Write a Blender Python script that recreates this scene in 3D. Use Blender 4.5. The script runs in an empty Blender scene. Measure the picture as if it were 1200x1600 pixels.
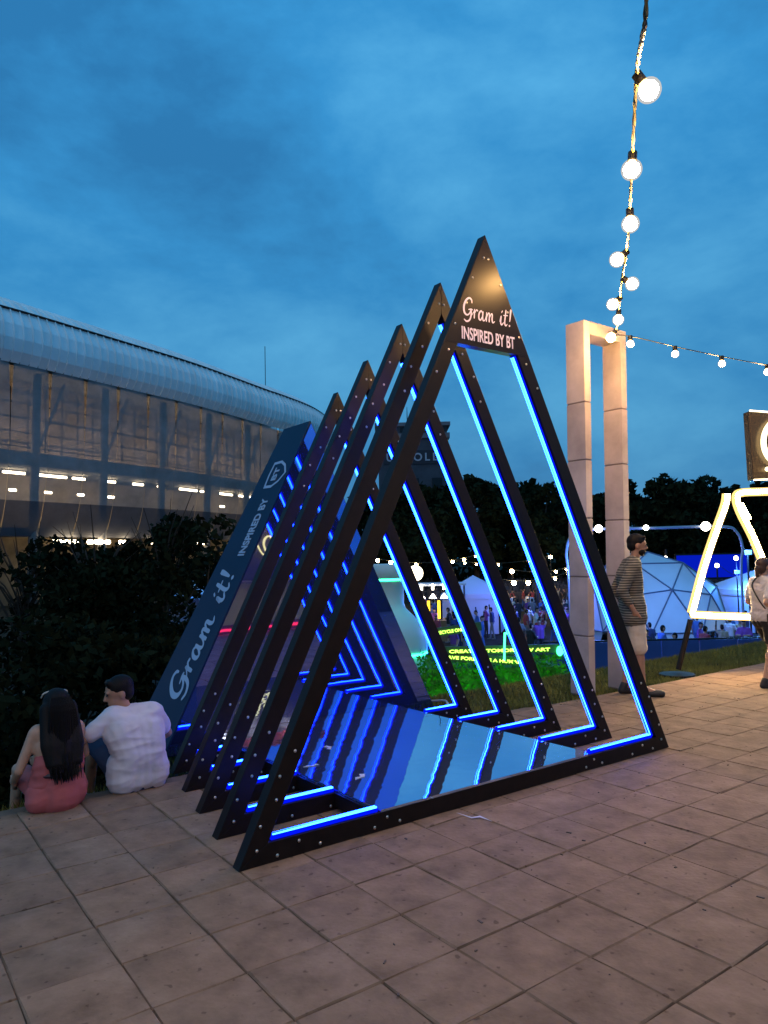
import bpy, bmesh, math, random
import numpy as np
from mathutils import Vector, Matrix, noise as mnoise
random.seed(7); RNG = np.random.default_rng(7)
sc = bpy.context.scene
COL = sc.collection
# ------------------------------------------------------------------ camera
CAM = np.array([-3.48387543, -3.55140848, 1.575])
RC = np.array([[0.80961027, -0.58655073, -0.0221234], [0.01717127, 0.06134252, -0.99796906], [0.58671659, 0.80758612, 0.05973535]])
FOC = 1155.093
cd = bpy.data.cameras.new('camera'); cam = bpy.data.objects.new('camera', cd); COL.objects.link(cam)
cd.sensor_fit = 'VERTICAL'; cd.sensor_height = 36.0; cd.lens = FOC / 1600 * 36; cd.clip_start = 0.05; cd.clip_end = 3000
M = Matrix.Identity(4)
for r in range(3):
    M[r][0] = RC[0][r]; M[r][1] = -RC[1][r]; M[r][2] = -RC[2][r]; M[r][3] = CAM[r]
cam.matrix_world = M
sc.camera = cam
def ray(x, y): return RC.T @ np.array([(x - 600) / FOC, (y - 800) / FOC, 1.0])
def at(x, y, D): return Vector(CAM + ray(x, y) * D)           # a spot D metres in front of the lens
def onz(x, y, z=0.0):
    r = ray(x, y); return Vector(CAM + r * ((z - CAM[2]) / r[2]))
CR = Vector(RC[0]); CF = Vector((RC[2][0], RC[2][1], 0)).normalized(); CRH = Vector((CF.y, -CF.x, 0))   # level axes along the view
YAW = math.atan2(-CF.x, CF.y)
# ------------------------------------------------------------------ world, dusk sky
w = bpy.data.worlds.new('World'); sc.world = w; w.use_nodes = True
nt = w.node_tree; nt.nodes.clear()
def N(t, **k):
    n = nt.nodes.new(t)
    for a, b in k.items(): setattr(n, a, b)
    return n
out = N('ShaderNodeOutputWorld'); bg = N('ShaderNodeBackground'); L = nt.links.new
sky = N('ShaderNodeTexSky', sky_type='NISHITA', sun_disc=False, sun_elevation=math.radians(-3.0), sun_rotation=math.radians(35))
tc = N('ShaderNodeTexCoord'); mp = N('ShaderNodeMapping'); mp.inputs['Scale'].default_value = (1.0, 1.0, 1.9)
mp.inputs['Rotation'].default_value = (0.12, 0.2, 0.6)
n1 = N('ShaderNodeTexNoise'); n1.inputs['Scale'].default_value = 3.0; n1.inputs['Detail'].default_value = 9; n1.inputs['Roughness'].default_value = 0.60; n1.inputs['Distortion'].default_value = 0.1
n2 = N('ShaderNodeTexNoise'); n2.inputs['Scale'].default_value = 1.1; n2.inputs['Detail'].default_value = 5
L(tc.outputs['Generated'], mp.inputs[0]); L(mp.outputs[0], n1.inputs['Vector']); L(mp.outputs[0], n2.inputs['Vector'])
ad = N('ShaderNodeMath', operation='MULTIPLY_ADD'); ad.inputs[1].default_value = 0.55; L(n1.outputs['Fac'], ad.inputs[0])
m2 = N('ShaderNodeMath', operation='MULTIPLY'); m2.inputs[1].default_value = 0.45; L(n2.outputs['Fac'], m2.inputs[0]); L(m2.outputs[0], ad.inputs[2])
cr = N('ShaderNodeValToRGB'); e = cr.color_ramp.elements
e[0].position = 0.40; e[0].color = (0.022, 0.178, 0.420, 1); e[1].position = 0.64; e[1].color = (0.088, 0.405, 0.735, 1)
k_ = e.new(0.50); k_.color = (0.034, 0.268, 0.590, 1)
L(ad.outputs[0], cr.inputs[0])
sx_ = N('ShaderNodeSeparateXYZ'); L(tc.outputs['Generated'], sx_.inputs[0]); mr_ = N('ShaderNodeMapRange'); mr_.inputs[1].default_value = 0.0; mr_.inputs[2].default_value = .55; mr_.inputs[3].default_value = .74; mr_.inputs[4].default_value = 1.08; L(sx_.outputs['Z'], mr_.inputs[0])
vm_ = N('ShaderNodeVectorMath', operation='SCALE'); L(cr.outputs[0], vm_.inputs[0]); L(mr_.outputs[0], vm_.inputs['Scale'])
mx = N('ShaderNodeMix', data_type='RGBA', blend_type='ADD'); mx.inputs[0].default_value = 0.06
L(vm_.outputs[0], mx.inputs[6]); L(sky.outputs[0], mx.inputs[7]); L(mx.outputs[2], bg.inputs[0]); bg.inputs[1].default_value = 1.0
L(bg.outputs[0], out.inputs[0])
# the last of the daylight: a very weak, very soft sun behind cloud
sl = bpy.data.lights.new('sun', 'SUN'); sl.energy = 0.25; sl.angle = math.radians(45); sl.color = (1.0, 0.88, 0.72)
sun = bpy.data.objects.new('sun', sl); COL.objects.link(sun); sun.rotation_euler = (math.radians(48), 0, YAW - .5)
sc.view_settings.view_transform = 'Standard'; sc.view_settings.look = 'None'; sc.view_settings.exposure = 0.0; sc.view_settings.gamma = 1.0
sc.view_settings.use_curve_mapping = False
sc.render.engine = 'CYCLES'
cy = sc.cycles; cy.max_bounces = 14; cy.glossy_bounces = 12; cy.diffuse_bounces = 3; cy.transparent_max_bounces = 12; cy.transmission_bounces = 4
cy.use_denoising = True; cy.sample_clamp_indirect = 4.0; cy.caustics_reflective = False; cy.caustics_refractive = False
# ------------------------------------------------------------------ materials
MATS = {}
def mat(name, col=(.5, .5, .5), rough=.6, metal=0., emis=None, es=0., var=0., vscale=8., bump=0., bscale=40., spec=.5, objvar=0., alpha=None, col2=None, bdist=.01):
    if name in MATS: return MATS[name]
    m = bpy.data.materials.new(name); m.use_nodes = True; t = m.node_tree; b = t.nodes['Principled BSDF']
    b.inputs['Base Color'].default_value = (*col, 1); b.inputs['Roughness'].default_value = rough; b.inputs['Metallic'].default_value = metal
    b.inputs['Specular IOR Level'].default_value = spec
    if emis:
        b.inputs['Emission Color'].default_value = (*emis, 1); b.inputs['Emission Strength'].default_value = es
    tcn = None
    if var or bump or objvar:
        tcn = t.nodes.new('ShaderNodeTexCoord')
    if var or objvar:
        no = t.nodes.new('ShaderNodeTexNoise'); no.inputs['Scale'].default_value = vscale; no.inputs['Detail'].default_value = 7; no.inputs['Roughness'].default_value = .62
        src = tcn.outputs['Object']
        if objvar:
            oi = t.nodes.new('ShaderNodeObjectInfo'); va = t.nodes.new('ShaderNodeVectorMath'); va.operation = 'MULTIPLY_ADD'
            va.inputs[1].default_value = (1, 1, 1)
            cx = t.nodes.new('ShaderNodeCombineXYZ'); mm = t.nodes.new('ShaderNodeMath'); mm.operation = 'MULTIPLY'; mm.inputs[1].default_value = 37
            t.links.new(oi.outputs['Random'], mm.inputs[0]); t.links.new(mm.outputs[0], cx.inputs[0]); t.links.new(mm.outputs[0], cx.inputs[1])
            t.links.new(tcn.outputs['Object'], va.inputs[0]); t.links.new(cx.outputs[0], va.inputs[2]); src = va.outputs[0]
        t.links.new(src, no.inputs['Vector'])
        r = t.nodes.new('ShaderNodeValToRGB'); c2 = col2 or tuple(min(1, c * (1 + var)) for c in col); c1 = tuple(c * (1 - var) for c in col)
        r.color_ramp.elements[0].position = .3; r.color_ramp.elements[0].color = (*c1, 1); r.color_ramp.elements[1].position = .7; r.color_ramp.elements[1].color = (*c2, 1)
        t.links.new(no.outputs['Fac'], r.inputs[0]); o = r.outputs[0]
        if objvar:
            hs = t.nodes.new('ShaderNodeHueSaturation'); mr = t.nodes.new('ShaderNodeMapRange'); mr.inputs[3].default_value = 1 - objvar; mr.inputs[4].default_value = 1 + objvar
            t.links.new(oi.outputs['Random'], mr.inputs[0]); t.links.new(mr.outputs[0], hs.inputs['Value']); t.links.new(o, hs.inputs['Color']); o = hs.outputs[0]
        t.links.new(o, b.inputs['Base Color'])
    if bump:
        nb = t.nodes.new('ShaderNodeTexNoise'); nb.inputs['Scale'].default_value = bscale; nb.inputs['Detail'].default_value = 3
        bp = t.nodes.new('ShaderNodeBump'); bp.inputs['Strength'].default_value = bump; bp.inputs['Distance'].default_value = bdist
        t.links.new(tcn.outputs['Object'], nb.inputs['Vector']); t.links.new(nb.outputs['Fac'], bp.inputs['Height']); t.links.new(bp.outputs[0], b.inputs['Normal'])
    if alpha is not None: b.inputs['Alpha'].default_value = alpha
    MATS[name] = m; return m
def emi(name, col, s):
    if name in MATS: return MATS[name]
    m = bpy.data.materials.new(name); m.use_nodes = True; t = m.node_tree; t.nodes.clear()
    o = t.nodes.new('ShaderNodeOutputMaterial'); em = t.nodes.new('ShaderNodeEmission'); em.inputs[0].default_value = (*col, 1); em.inputs[1].default_value = s
    t.links.new(em.outputs[0], o.inputs[0]); MATS[name] = m; return m
# ------------------------------------------------------------------ mesh helpers
class MB:
    def __init__(s): s.v = []; s.f = []; s.mi = []; s.cur = 0
    def add(s, vs, fs):
        b = len(s.v); s.v += [tuple(v) for v in vs]; s.f += [tuple(i + b for i in f) for f in fs]; s.mi += [s.cur] * len(fs); return s
    def box(s, c, d, R=None):
        c = Vector(c); d = Vector(d) / 2; vs = []
        for z in (-1, 1):
            for y in (-1, 1):
                for x in (-1, 1):
                    q = Vector((x * d.x, y * d.y, z * d.z)); vs.append(c + (R @ q if R else q))
        return s.add(vs, [(0, 2, 3, 1), (4, 5, 7, 6), (0, 1, 5, 4), (2, 6, 7, 3), (0, 4, 6, 2), (1, 3, 7, 5)])
    def tube(s, pts, rad, n=8, cap=True, flat=None):
        pts = [Vector(p) for p in pts]; rad = rad if hasattr(rad, '__len__') else [rad] * len(pts)
        ref = None; vs = []; fs = []
        for i, p in enumerate(pts):
            t = (pts[min(i + 1, len(pts) - 1)] - pts[max(i - 1, 0)]).normalized()
            if ref is None: ref = Vector((0, 0, 1)) if abs(t.z) < .9 else Vector((1, 0, 0))
            a = t.cross(ref).normalized(); b = a.cross(t).normalized(); ref = b
            for k in range(n):
                an = 2 * math.pi * k / n; vs.append(p + (a * math.cos(an) + b * math.sin(an)) * rad[i])
        for i in range(len(pts) - 1):
            for k in range(n): fs.append((i * n + k, i * n + (k + 1) % n, (i + 1) * n + (k + 1) % n, (i + 1) * n + k))
        if cap: fs += [tuple(range(n))[::-1], tuple((len(pts) - 1) * n + k for k in range(n))]
        return s.add(vs, fs)
    def ball(s, c, r, n=10, m=7, R=None):
        c = Vector(c); r = Vector(r) if hasattr(r, '__len__') else Vector((r, r, r)); vs = []; fs = []
        for j in range(m + 1):
            th = math.pi * j / m
            for k in range(n):
                ph = 2 * math.pi * k / n; q = Vector((r.x * math.sin(th) * math.cos(ph), r.y * math.sin(th) * math.sin(ph), r.z * math.cos(th)))
                vs.append(c + (R @ q if R else q))
        for j in range(m):
            for k in range(n): fs.append((j * n + k, (j + 1) * n + k, (j + 1) * n + (k + 1) % n, j * n + (k + 1) % n))
        return s.add(vs, fs)
    def cap2(s, a, b, ra, rb, n=12):                 # tapered capsule
        a = Vector(a); b = Vector(b); t = (b - a)
        if t.length < 1e-6: return s.ball(a, ra)
        t.normalize(); pts = []; rad = []
        for k in range(4): an = math.pi / 2 * (k + .15) / 4; pts.append(a - t * ra * math.cos(an)); rad.append(ra * math.sin(an))
        pts += [a, b]; rad += [ra, rb]
        for k in range(3, -1, -1): an = math.pi / 2 * (k + .15) / 4; pts.append(b + t * rb * math.cos(an)); rad.append(rb * math.sin(an))
        return s.tube(pts, rad, n)
    def lathe(s, prof, c=(0, 0, 0), n=16):
        c = Vector(c); vs = []; fs = []
        for (r, z) in prof:
            for k in range(n): an = 2 * math.pi * k / n; vs.append(c + Vector((r * math.cos(an), r * math.sin(an), z)))
        for i in range(len(prof) - 1):
            for k in range(n): fs.append((i * n + k, i * n + (k + 1) % n, (i + 1) * n + (k + 1) % n, (i + 1) * n + k))
        fs += [tuple(range(n))[::-1], tuple((len(prof) - 1) * n + k for k in range(n))]
        return s.add(vs, fs)
    def prism(s, poly, ext):                          # closed polygon swept along ext
        n = len(poly); ext = Vector(ext); vs = [Vector(p) for p in poly] + [Vector(p) + ext for p in poly]
        return s.add(vs, [tuple(range(n)), tuple(range(2 * n - 1, n - 1, -1))] + [(k, k + n, (k + 1) % n + n, (k + 1) % n) for k in range(n)])
    def mesh(s, name):
        me = bpy.data.meshes.new(name); me.from_pydata(s.v, [], s.f); me.update()
        if s.mi and max(s.mi): me.polygons.foreach_set('material_index', s.mi)
        bm = bmesh.new(); bm.from_mesh(me); bmesh.ops.recalc_face_normals(bm, faces=bm.faces); bm.to_mesh(me); bm.free(); return me
    def build(s, name, m=None, parent=None, smooth=False, bevel=0., loc=None):
        return link(name, s.mesh(name), m, parent, smooth, bevel, loc)
def link(name, me, m=None, parent=None, smooth=False, bevel=0., loc=None):
    o = bpy.data.objects.new(name, me); COL.objects.link(o)
    if m is not None and not me.materials:
        for q in (m if isinstance(m, (list, tuple)) else [m]): me.materials.append(q)
    if parent is not None: o.parent = parent
    if loc is not None: o.location = loc
    if smooth:
        me.polygons.foreach_set('use_smooth', [True] * len(me.polygons))
    if bevel:
        b = o.modifiers.new('bevel', 'BEVEL'); b.width = bevel; b.segments = 2; b.limit_method = 'ANGLE'
    return o
def tag(o, label=None, cat=None, group=None, kind=None):
    if label: o['label'] = label
    if cat: o['category'] = cat
    if group: o['group'] = group
    if kind: o['kind'] = kind
    return o
def empty(name, loc=(0, 0, 0), rz=0., label=None, cat=None, group=None):
    o = bpy.data.objects.new(name, None); COL.objects.link(o); o.location = loc; o.rotation_euler = (0, 0, rz); o.empty_display_size = .1
    return tag(o, label, cat, group)
def copy_tree(o, parent=None):
    c = o.copy(); COL.objects.link(c); c.parent = parent
    for ch in list(o.children): copy_tree(ch, c)
    return c
def evaluated(o):
    dg = bpy.context.evaluated_depsgraph_get(); me = bpy.data.meshes.new_from_object(o.evaluated_get(dg)); return me
def remesh(mb, name, m, parent=None, voxel=.012, smooth=4, loc=None, wrinkle=0.):
    o = mb.build('tmp_shape'); r = o.modifiers.new('r', 'REMESH'); r.mode = 'VOXEL'; r.voxel_size = voxel
    s = o.modifiers.new('s', 'SMOOTH'); s.iterations = smooth; s.factor = .5
    bpy.context.view_layer.update(); me = evaluated(o); old = o.data; bpy.data.objects.remove(o); bpy.data.meshes.remove(old)
    me.name = name; me.materials.clear()
    if wrinkle:                                              # cloth folds: long soft creases pressed into the surface
        nv = [v.normal.copy() for v in me.vertices]
        for v, n_ in zip(me.vertices, nv):
            p = v.co; q = Vector((p.x * 5 + p.z * 4, p.y * 5 - p.z * 3, p.z * 13)); q2 = Vector((p.x * 11, p.y * 11 + p.z * 9, p.z * 16 + 7))
            f = 1 - abs(mnoise.noise(q)) * 2.2; f2 = 1 - abs(mnoise.noise(q2)) * 2.2; v.co = p + n_ * (wrinkle * (f * .7 + f2 * .35))
        me.update()
    return link(name, me, m, parent, True, 0, loc)
def text_mesh(body, size=1., bold=0., sx=1., align='CENTER', ext=.004, spacing=1.):
    c = bpy.data.curves.new('lettering', 'FONT'); c.body = body; c.size = size; c.align_x = align; c.extrude = ext; c.offset = bold; c.space_character = spacing
    o = bpy.data.objects.new('lettering', c); COL.objects.link(o); bpy.context.view_layer.update(); me = evaluated(o)
    bpy.data.objects.remove(o); bpy.data.curves.remove(c)
    for v in me.vertices: v.co.x *= sx
    me.materials.clear(); return me
def smooth_path(pts, k=6):
    P = [np.array(p, float) for p in pts]; P = [2 * P[0] - P[1]] + P + [2 * P[-1] - P[-2]]; o = []
    for i in range(1, len(P) - 2):
        for j in range(k):
            t = j / k; a, b, c, d = P[i - 1], P[i], P[i + 1], P[i + 2]
            o.append(.5 * ((2 * b) + (-a + c) * t + (2 * a - 5 * b + 4 * c - d) * t * t + (-a + 3 * b - 3 * c + d) * t ** 3))
    o.append(P[-2]); return o
def frame_mat(o, x, y, z):
    m = Matrix.Identity(4)
    for r in range(3): m[r][0] = x[r]; m[r][1] = y[r]; m[r][2] = z[r]; m[r][3] = o[r]
    return m
# hand-drawn brush lettering: "Gram it!" in unit em, each stroke a smoothed ribbon (x, y, half width)
GRAM = [
 [(.60, .80, .03), (.56, .95, .05), (.40, 1.02, .055), (.20, .88, .07), (.06, .58, .075), (.10, .28, .07), (.28, .16, .05), (.46, .26, .045), (.56, .46, .045)],
 [(.38, .44, .03), (.56, .48, .045), (.66, .47, .03)], [(.56, .47, .045), (.57, .20, .055), (.48, -.06, .055), (.28, -.16, .05), (.10, -.08, .035)],
 [(.62, .20, .02), (.76, .40, .03), (.80, .52, .035), (.80, .40, .05), (.80, .08, .05)], [(.82, .34, .03), (.92, .50, .04), (1.02, .48, .05)],
 [(1.38, .42, .04), (1.26, .52, .045), (1.13, .36, .055), (1.13, .12, .055), (1.25, .06, .045), (1.36, .24, .04)], [(1.40, .50, .04), (1.38, .22, .055), (1.44, .06, .045), (1.56, .12, .03), (1.66, .40, .03)],
 [(1.66, .50, .045), (1.66, .06, .055)], [(1.67, .26, .03), (1.76, .46, .04), (1.85, .46, .05), (1.86, .06, .055)], [(1.87, .26, .03), (1.97, .46, .04), (2.06, .46, .05), (2.06, .20, .055), (2.12, .06, .045), (2.26, .14, .025)],
 [(2.62, .20, .02), (2.72, .50, .045), (2.70, .18, .055), (2.78, .06, .045), (2.92, .20, .03)], [(2.74, .68, .03), (2.80, .78, .035)],
 [(3.06, .86, .05), (3.02, .50, .055), (3.00, .20, .055), (3.08, .06, .045), (3.20, .16, .025)], [(2.88, .56, .03), (3.04, .58, .035), (3.20, .60, .03)],
 [(3.42, .92, .075), (3.40, .62, .06), (3.37, .32, .035)], [(3.34, .08, .055), (3.37, .10, .06), (3.39, .11, .055)]]
LETTERS = ((0, 3), (3, 5), (5, 7), (7, 10), (10, 11), (11, 12), (12, 14), (14, 15), (15, 16))
def script_mesh(height, slant=.18, thick=1.0, rng=(0, 16)):
    mb = MB(); zz = 0
    for st in GRAM[rng[0]:rng[1]]:
        zz += .0004; pts = smooth_path(st, 6); n = len(pts); vs = []
        for i, p in enumerate(pts):
            t = pts[min(i + 1, n - 1)] - pts[max(i - 1, 0)]; t = t[:2] / (np.linalg.norm(t[:2]) + 1e-9); nn = np.array([-t[1], t[0]]); r = p[2] * thick
            e_ = t * r * .5 * (-1 if i == 0 else 1 if i == n - 1 else 0)
            for sgn in (1, -1):
                q = p[:2] + nn * r * sgn * (.7 if i in (0, n - 1) else 1) + e_; vs.append(((q[0] + slant * q[1]) * height, q[1] * height, zz))
        mb.add(vs, [(2 * i, 2 * i + 1, 2 * i + 3, 2 * i + 2) for i in range(n - 1)])
    return mb.mesh('lettering')
# ------------------------------------------------------------------ shared materials
m_black = mat('black_laminate', (.011, .007, .006), .42, spec=.22, var=.25, vscale=14, bump=.06, bscale=60, bdist=.003)
m_panelblk = mat('gloss_black_panel', (.016, .011, .009), .30, spec=.22, var=.2, vscale=6, bump=.04, bscale=5, bdist=.004)
m_led = emi('led_core', (.011, .075, 1.), 28.0)
m_ledhalo = emi('led_halo', (.0, .008, 1.), .95)  # wide dim blue tube imitating the glow around the LED core
m_mirror = mat('mirror_acrylic', (.20, .30, .92), .02, .95, bump=.30, bscale=1.3, bdist=.006)  # blue tint puts the LED glow into the wall mirror's colour
m_mirfloor = mat('mirror_floor_sheet', (.52, .66, .92), .02, .95, bump=.40, bscale=1.7, bdist=.009)
m_bolt = mat('bolt_steel', (.75, .68, .6), .3, 1.)
m_navy = mat('navy_vinyl', (.005, .022, .062), .5, spec=.25, var=.1, vscale=3)
m_print = mat('pale_blue_print', (.42, .52, .68), .5)
m_printf = mat('lilac_print', (.75, .66, .80), .45, emis=(.7, .55, .8), es=.18)
m_metal = mat('dark_metal', (.03, .03, .032), .4, .8)
m_cable = mat('cable_rubber', (.05, .05, .03), .5)
m_cabley = mat('cable_twist', (.16, .15, .035), .5)
m_bulb = emi('bulb_glass', (1., .54, .18), 520.)
m_globe = bpy.data.materials.new('lit_globe_glass'); m_globe.use_nodes = True; _t = m_globe.node_tree; _t.nodes.clear(); _o = _t.nodes.new('ShaderNodeOutputMaterial'); _m = _t.nodes.new('ShaderNodeMixShader'); _e = _t.nodes.new('ShaderNodeEmission'); _p = _t.nodes.new('ShaderNodeBsdfTransparent')  # see-through glowing shell standing in for the bloom around each bulb
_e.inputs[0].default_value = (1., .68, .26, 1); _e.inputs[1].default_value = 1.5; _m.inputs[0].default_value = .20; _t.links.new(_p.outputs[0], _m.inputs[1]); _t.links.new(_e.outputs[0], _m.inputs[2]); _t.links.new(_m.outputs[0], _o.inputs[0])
m_bulbfar = emi('far_bulb', (1., .66, .30), 120.)
m_skin = mat('skin', (.46, .27, .18), .5, var=.08, vscale=20)
m_skin2 = mat('skin_tan', (.40, .21, .13), .5, var=.08, vscale=20)
m_hair = mat('black_hair', (.006, .0045, .004), .6, spec=.2, bump=.5, bscale=120, bdist=.004)
# ------------------------------------------------------------------ terrain and plaza
def crest(x): # the top of the bank, in plan
    t = min(1, max(0, (x + 1.55) / .6)); t = t * t * (3 - 2 * t); return 1.93 * (1 - t) + 3.0 * t
def ground_z(x, y):
    c = crest(x)
    if y <= c: return -.05 if y > 1.8 else -.09
    t = min(1, (y - c) / 5.2); return -.05 - 2.95 * (t * t * (3 - 2 * t) * .45 + t * .55)
xs = sorted(set([-600, -300, -150, -90, -60, -40, -30] + [round(-22 + .5 * i, 2) for i in range(30)] + [round(-7 + .35 * i, 2) for i in range(63)] + [16, 18, 20, 24, 30, 40, 60, 90, 150, 300, 600]))
ys = sorted(set([-400, -200, -80, -30, -12, -6, 0, 1.2, 1.79, 1.81] + [round(1.9 + .22 * i, 2) for i in range(36)] + [10.5, 12, 14, 17, 20, 25, 30, 40, 60, 90, 140, 220, 400, 900, 1500]))
g = MB(); nx = len(xs)
vs = []
for y in ys:
    for x in xs:
        z = ground_z(x, y); 
        if 1.9 < y < 9: z += .05 * math.sin(x * 2.1 + y) * math.cos(y * 1.7 - x * .6) * min(1, max(0, y - crest(x)))
        vs.append((x, y, z))
g.add(vs, [(j * nx + i, j * nx + i + 1, (j + 1) * nx + i + 1, (j + 1) * nx + i) for j in range(len(ys) - 1) for i in range(nx - 1)])
m_ground = mat('turf_and_earth', (.022, .022, .016), .95, spec=.1, var=.5, vscale=1.2, bump=.5, bscale=9, bdist=.05)
tag(g.build('ground', m_ground, smooth=True), kind='structure')
PIT = .368; GX = -.01; GY = -.12
edge_y = lambda x: 1.87 if x < 2.2 else 1.80 - .02 * (x - 2.2)
m_bed = mat('mortar_bed', (.165, .115, .08), .95, var=.3, vscale=6)
pl = MB().prism([(-9, -9, -.06), (13, -9, -.06), (13, 1.60, -.06), (2.3, 1.80, -.06), (2.2, 1.87, -.06), (-9, 1.87, -.06)], (0, 0, .048))
plaza = tag(pl.build('plaza', m_bed), kind='structure')
m_slab = mat('paving_stone', (.250, .160, .100), .85, var=.30, vscale=5, bump=.5, bscale=38, objvar=.09, col2=(.330, .220, .145), spec=.2)
t_ = m_slab.node_tree                                   # dark worn specks on the stone
b_ = t_.nodes['Principled BSDF']; lk = b_.inputs['Base Color'].links[0]; srcsock = lk.from_socket
vo = t_.nodes.new('ShaderNodeTexNoise'); vo.inputs['Scale'].default_value = 22; vo.inputs['Detail'].default_value = 1.5
va_ = [n for n in t_.nodes if n.type == 'VECT_MATH'][0]; t_.links.new(va_.outputs[0], vo.inputs['Vector'])
rr = t_.nodes.new('ShaderNodeValToRGB'); rr.color_ramp.elements[0].position = .67; rr.color_ramp.elements[0].color = (1, 1, 1, 1); rr.color_ramp.elements[1].position = .72; rr.color_ramp.elements[1].color = (.60, .58, .57, 1)
t_.links.new(vo.outputs['Fac'], rr.inputs[0]); mu = t_.nodes.new('ShaderNodeMix'); mu.data_type = 'RGBA'; mu.blend_type = 'MULTIPLY'; mu.inputs[0].default_value = 1
t_.links.new(srcsock, mu.inputs[6]); t_.links.new(rr.outputs[0], mu.inputs[7]); t_.links.new(mu.outputs[2], b_.inputs['Base Color'])
slabs = []
for v_ in range(6):
    rs = random.Random(v_); h = PIT / 2 - .0022; bv = .004; mb = MB(); vs = []
    for (s_, z) in ((h, -.05), (h, -.006), (h - bv, 0)):
        for (x, y) in ((-1, -1), (0, -1), (1, -1), (1, 0), (1, 1), (0, 1), (-1, 1), (-1, 0)):
            vs.append((x * s_ + rs.uniform(-.003, .003), y * s_ + rs.uniform(-.003, .003), z + (rs.uniform(-.0015, .0015) if z == 0 else 0)))
    vs.append((0, 0, rs.uniform(0, .002)))
    fs = [(r * 8 + k, r * 8 + (k + 1) % 8, (r + 1) * 8 + (k + 1) % 8, (r + 1) * 8 + k) for r in range(2) for k in range(8)] + [(16 + k, 16 + (k + 1) % 8, 24) for k in range(8)]
    slabs.append(mb.add(vs, fs).mesh('paving_slab')); slabs[-1].materials.append(m_slab)
cells = []
for i in range(-22, 34):
    for j in range(-22, 8):
        x = GX + (i + .5) * PIT; y = GY + (j + .5) * PIT
        if y + PIT / 2 > edge_y(x) + .02: continue
        q = RC @ (np.array([x, y, 0]) - CAM); 
        if q[2] < .8: vis = False
        else:
            u, v = 600 + FOC * q[0] / q[2], 800 + FOC * q[1] / q[2]; vis = -90 < u < 1290 and v < 1720
        cells.append((0 if vis else 1, (q[2]) if vis else abs(q[2]) + 50, x, y))
cells.sort()
rest = MB()
for n_, (a, b, x, y) in enumerate(cells):
    if n_ < 300 and a == 0:
        o = link('paving_slab', slabs[random.randrange(6)], None, plaza, loc=(x, y, random.uniform(-.0025, .0025)))
        o.rotation_euler = (random.uniform(-.004, .004), random.uniform(-.004, .004), random.choice((0, 1, 2, 3)) * math.pi / 2 + random.uniform(-.003, .003))
    else:
        h = PIT / 2 - .0022; z = random.uniform(-.002, .002); rest.add([(x - h, y - h, z), (x + h, y - h, z), (x + h, y + h, z), (x - h, y + h, z), (x - h, y - h, -.05), (x + h, y - h, -.05), (x + h, y + h, -.05), (x - h, y + h, -.05)],
            [(0, 1, 2, 3), (0, 4, 5, 1), (1, 5, 6, 2), (2, 6, 7, 3), (3, 7, 4, 0)])
tag(rest.build('paving_slabs', m_slab, plaza), kind='stuff')
# grass on the level strip and the bank
bl = []; bf = []
def blade(x, y, hmax):
    z = ground_z(x, y) - .005; a = random.uniform(0, 6.28); wd = random.uniform(.004, .008); h = random.uniform(.4, 1) * hmax; lx = random.gauss(0, .35) * h; ly = random.gauss(0, .35) * h
    b = len(bl); c, s = math.cos(a) * wd, math.sin(a) * wd
    bl.extend([(x - c, y - s, z), (x + c, y + s, z), (x + lx, y + ly, z + h)]); bf.append((b, b + 1, b + 2))
for _ in range(42000):
    x = random.uniform(1.6, 11); blade(x, random.uniform(edge_y(x) + .02, 3.6), .075)
for _ in range(12000):
    x = random.uniform(-6, 1.6); blade(x, random.uniform(1.92, 3.8), .10)
gm = bpy.data.meshes.new('grass'); gm.from_pydata(bl, [], bf)
tag(link('grass', gm, mat('grass_blades', (.15, .16, .03), .7, var=.45, vscale=3)), 'short grass growing along the bank behind the paving', 'grass', kind='stuff')
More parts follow.
